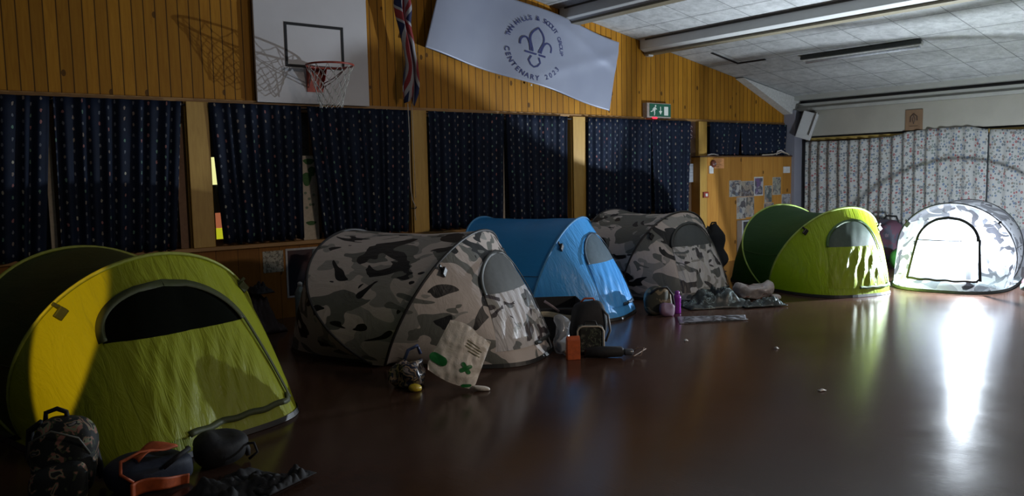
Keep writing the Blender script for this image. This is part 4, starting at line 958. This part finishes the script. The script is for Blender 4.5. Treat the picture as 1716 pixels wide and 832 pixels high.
# belongings around the right camouflage tent
m_olive = pat('olive_canvas', [(0, (.05, .05, .035)), (.48, (.20, .16, .10)), (.60, (.03, .035, .025)), (.68, (.16, .10, .15))], 7, .7, 2)
o = thing('rucksack', 'slumped olive and tan rucksack between the blue tent and the purple bottle', 'rucksack', (5.92, 5.20, 0), math.radians(-20))
blob((.30, .22, .27), 71, .06, .75, taper=.2).build('body', m_olive, o, smooth=True)
blob((.16, .08, .13), 73, .03, .7, c=(.02, -.13, 0)).build('front_pocket', plain('mauve_cloth', (.14, .07, .12), .6), o, smooth=True)
MB().tube([(-.12, -.05, .22), (-.06, -.08, .27), (.04, -.08, .28), (.11, -.07, .2), (.12, -.09, .08)], .012, 6).build('strap', M_BLACK, o, smooth=True)
o = thing('drinks_bottle', 'purple translucent drinks bottle standing beside the olive rucksack', 'bottle', (6.10, 5.12, 0))
mpu = NT('purple_plastic'); mpu.set(Base_Color=(.32, .045, .42), Roughness=.12, Transmission_Weight=.35, IOR=1.4)
MB().lathe([(.034, 0), (.037, .012), (.037, .05), (.033, .06), (.037, .07), (.037, .10), (.033, .11), (.037, .12), (.037, .165), (.022, .19)], 20).build('body', mpu.m, o, smooth=True)
MB().lathe([(.022, .19), (.024, .195), (.024, .215), (.012, .225)], 16).build('cap', plain('purple_cap', (.22, .04, .28), .35), o, smooth=True)
m_coat = pat('coat_camouflage', [(0, (.02, .028, .028)), (.50, (.045, .06, .06)), (.59, (.24, .32, .32)), (.63, (.03, .04, .04)), (.70, (.10, .13, .12))], 9, .35, 5, dist=1.2)
o = thing('coat', 'dark green-grey shiny coat spilled out across the floor from the right camouflage tent', 'coat', (6.72, 5.10, 0), math.radians(-28))
sheet(.75, .34, 81, .13, 5, lift=lambda u, v: .06*math.exp(-((u-.45)/.25)**2)*math.sin(PI*v)).build('body', m_coat, o, smooth=True, solid=.006)
sheet(.46, .15, 85, .09, 7).build('sleeve', m_coat, o, smooth=True, solid=.006, loc=(.42, -.16, .01))
sheet(.26, .20, 87, .15, 8).build('hood', m_coat, o, smooth=True, solid=.006, loc=(.10, .12, .07))
o = thing('mat', 'flat grey patterned sheet lying on the floor in front of the right camouflage tent', 'mat', (6.08, 4.68, 0), math.radians(-32))
m_sh = pat('grey_stripe_sheet', [(0, (.22, .22, .25)), (.47, (.05, .055, .065)), (.57, (.30, .31, .35)), (.66, (.12, .125, .14))], 6, .3, 9)
sheet(.66, .30, 91, .012, 8, shape=lambda x, y: (x+.3*y, y*(1-.5*x))).build('mat', m_sh, o, smooth=True, solid=.004)
MB().tube([(-.33, -.17, .01), (-.1, -.155, .012), (.15, -.14, .012), (.3, -.12, .01)], .004, 5).build('hem', M_BLACK, o, smooth=True)
m_wb = pat('white_film_print', [(0, (.50, .46, .45)), (.45, (.42, .38, .38)), (.56, (.55, .52, .52)), (.64, (.40, .20, .17)), (.67, (.20, .18, .19)), (.72, (.50, .48, .48))], 8, .28, 4)
o = thing('carrier_bag', 'crumpled white and pink plastic bag lying between the camouflage tent and the green tent', 'carrier bag', (7.36, 5.10, 0), math.radians(-35))
blob((.42, .24, .19), 95, .07, .8, k=8, lean=-.03).build('bag_film', m_wb, o, smooth=True)
blob((.10, .08, .05), 97, .03, .8, c=(.21, -.06, 0)).build('handle', m_wb, o, smooth=True)
o = thing('coat', 'black coat piled on the floor by the pine panel behind the white plastic bag', 'coat', (8.35, 6.62, 0), .3)
sheet(.62, .5, 101, .30, 4, lift=lambda u, v: .16*math.sin(PI*u)*math.sin(PI*v)).build('body', M_BLACK, o, smooth=True, solid=.01)
sheet(.3, .3, 103, .12, 6).build('lining', plain('purple_lining', (.035, .028, .055), .6), o, smooth=True, solid=.008, loc=(-.14, -.20, .10))
o = thing('shoe', 'pale beige slipper resting on the black coat by the pine panel', 'shoe', (8.20, 6.40, .36), math.radians(-50))
blob((.25, .09, .045), 105, .008, .8, M=Matrix.Rotation(.35, 3, 'Y')).build('sole', plain('beige_suede', (.34, .28, .23), .7), o, smooth=True)
blob((.12, .085, .07), 107, .01, .8, M=Matrix.Rotation(.35, 3, 'Y'), c=(-.06, 0, .04)).build('upper', plain('beige_fleece', (.36, .32, .25), .8), o, smooth=True)
o = thing('rucksack', 'tall black rucksack leaning on the pine panel behind the green tent', 'rucksack', (9.05, 6.95, 0), math.radians(-10))
blob((.42, .30, .66), 109, .05, .7, taper=.3).build('body', M_BLACK, o, smooth=True)
MB().tube([(-.06, 0, .63), (-.03, 0, .68), (.04, 0, .68), (.06, 0, .63)], .012, 6).build('top_handle', M_BLACK, o, smooth=True)
# behind the glowing tent and the green tent
o = thing('duffel_bag', 'dim purple and pink duffel bag against the far wall, left of the glowing tent', 'bag', (11.55, 5.75, 0), math.radians(80))
blob((.5, .34, .62), 111, .05, .75).build('body', pat('dim_purple', [(0, (.12, .05, .08)), (.5, (.07, .07, .10)), (.6, (.22, .16, .20))], 5), o, smooth=True)
MB().tube([(-.15, -.05, .58), (-.08, -.08, .68), (.08, -.08, .68), (.15, -.05, .58)], .014, 6).build('handle', M_BLACK, o, smooth=True)
o = thing('cushion', 'small bright green cushion on the floor between the green tent and the glowing tent', 'cushion', (10.85, 5.22, 0), .4)
blob((.34, .26, .30), 113, .03, .8).build('cushion', plain('leaf_green', (.04, .20, .03), .6), o, smooth=True)
MB().tube([(-.12, 0, .16), (-.1, -.09, .17), (0, -.125, .18), (.1, -.09, .17), (.12, 0, .16)], .006, 5).build('piping', M_BLACK, o, smooth=True)
o = thing('stuff_sack', 'soft grey-green stuff sack on the floor at the right edge beside the glowing tent', 'sack', (9.84, 3.24, 0), math.radians(-60))
blob((.34, .20, .11), 115, .04, .8).build('body', plain('sage_cloth', (.12, .17, .16), .6, bumps=.3), o, smooth=True)
blob((.16, .14, .16), 117, .03, .8, c=(-.02, .10, 0)).build('inner_bag', plain('dim_maroon', (.06, .03, .035), .7), o, smooth=True)
# left of the left camouflage tent
o = thing('folding_chair', 'folded grey-blue camp chair with black seat leaning against the wall behind the camouflage tent', 'chair', (3.18, 7.22, 0), math.radians(8))
MB().grid(8, 12, lambda u, v: (-.02+.16*u+.16*v, -.03+.16*v, .28+.42*v+.01*math.sin(u*6))).build('backrest', plain('grey_blue_cloth', (.14, .17, .18), .6), o, smooth=True, solid=.012)
MB().grid(8, 8, lambda u, v: (-.03+.30*u, -.28+.28*v, .30+.02*math.sin(u*PI))).build('seat', M_BLACK, o, smooth=True, solid=.02)
for (x_, y_) in ((-.02, -.26), (.27, -.26), (-.02, 0), (.27, 0)):
    MB().tube([(x_, y_, .30), (x_-.02, y_*1.05, .0)], .010, 6).build('leg', M_BLACKP, o, smooth=True)
MB().tube([(.27, 0, .3), (.32, .12, .72)], .010, 6).build('back_post', M_BLACKP, o, smooth=True)
MB().lathe([(.02, -.008), (.03, -.004), (.03, .004), (.02, .008)], 12, RXm, (.30, .1, .66)).build('cap', M_WHITE, o, smooth=True)
o = thing('water_bottle', 'small pale blue bottle standing beside the folded camp chair', 'bottle', (3.02, 7.05, 0))
MB().lathe([(.045, 0), (.05, .02), (.05, .34), (.02, .40)], 16).build('body', plain('pale_blue_plastic', (.16, .20, .20), .3), o, smooth=True)
MB().lathe([(.022, .40), (.022, .43), (.01, .44)], 12).build('cap', M_WHITE, o, smooth=True)
o = thing('coat', 'dark brown coat heaped against the dado just right of the yellow-green tent', 'coat', (2.55, 7.2, 0), .2)
sheet(.55, .5, 121, .36, 5, lift=lambda u, v: .22*math.sin(PI*u)*math.sin(PI*v)).build('body', plain('dark_brown_cloth', (.030, .014, .012), .7), o, smooth=True, solid=.01)
sheet(.18, .2, 123, .14, 9).build('collar', M_BLACK, o, smooth=True, solid=.01, loc=(.12, -.06, .36))
# the dark bottle on the window sill
o = thing('sill_bottle', 'brown plastic bottle on the window sill in front of the darkest curtain', 'bottle', (1.82, YW-.12, SILL))
o.location.y = YW-.03-.0
MB().lathe([(.028, 0), (.03, .01), (.03, .12), (.012, .15), (.012, .17)], 14, c=(0, -.0, 0)).build('body', plain('amber_plastic', (.16, .08, .05), .4), o, smooth=True)
MB().lathe([(.014, .17), (.014, .185), (.008, .19)], 12).build('cap', M_WHITE, o, smooth=True)
# scraps of paper on the floor
for (x_, y_, w_, lab) in ((4.57, 2.67, .05, 'small white paper scrap on the open floor at the right centre'), (5.14, 4.22, .05, 'small white paper scrap on the floor in front of the grey mat'), (5.41, 3.55, .035, 'tiny pale paper scrap on the floor below the end of the spilled coat')):
    o = thing('paper_scrap', lab, 'paper scrap', (x_, y_, 0), x_*2)
    sheet(w_, w_*.6, x_, .012, 40, 8, 6).build('paper', M_WHITE, o, smooth=True, solid=.001)
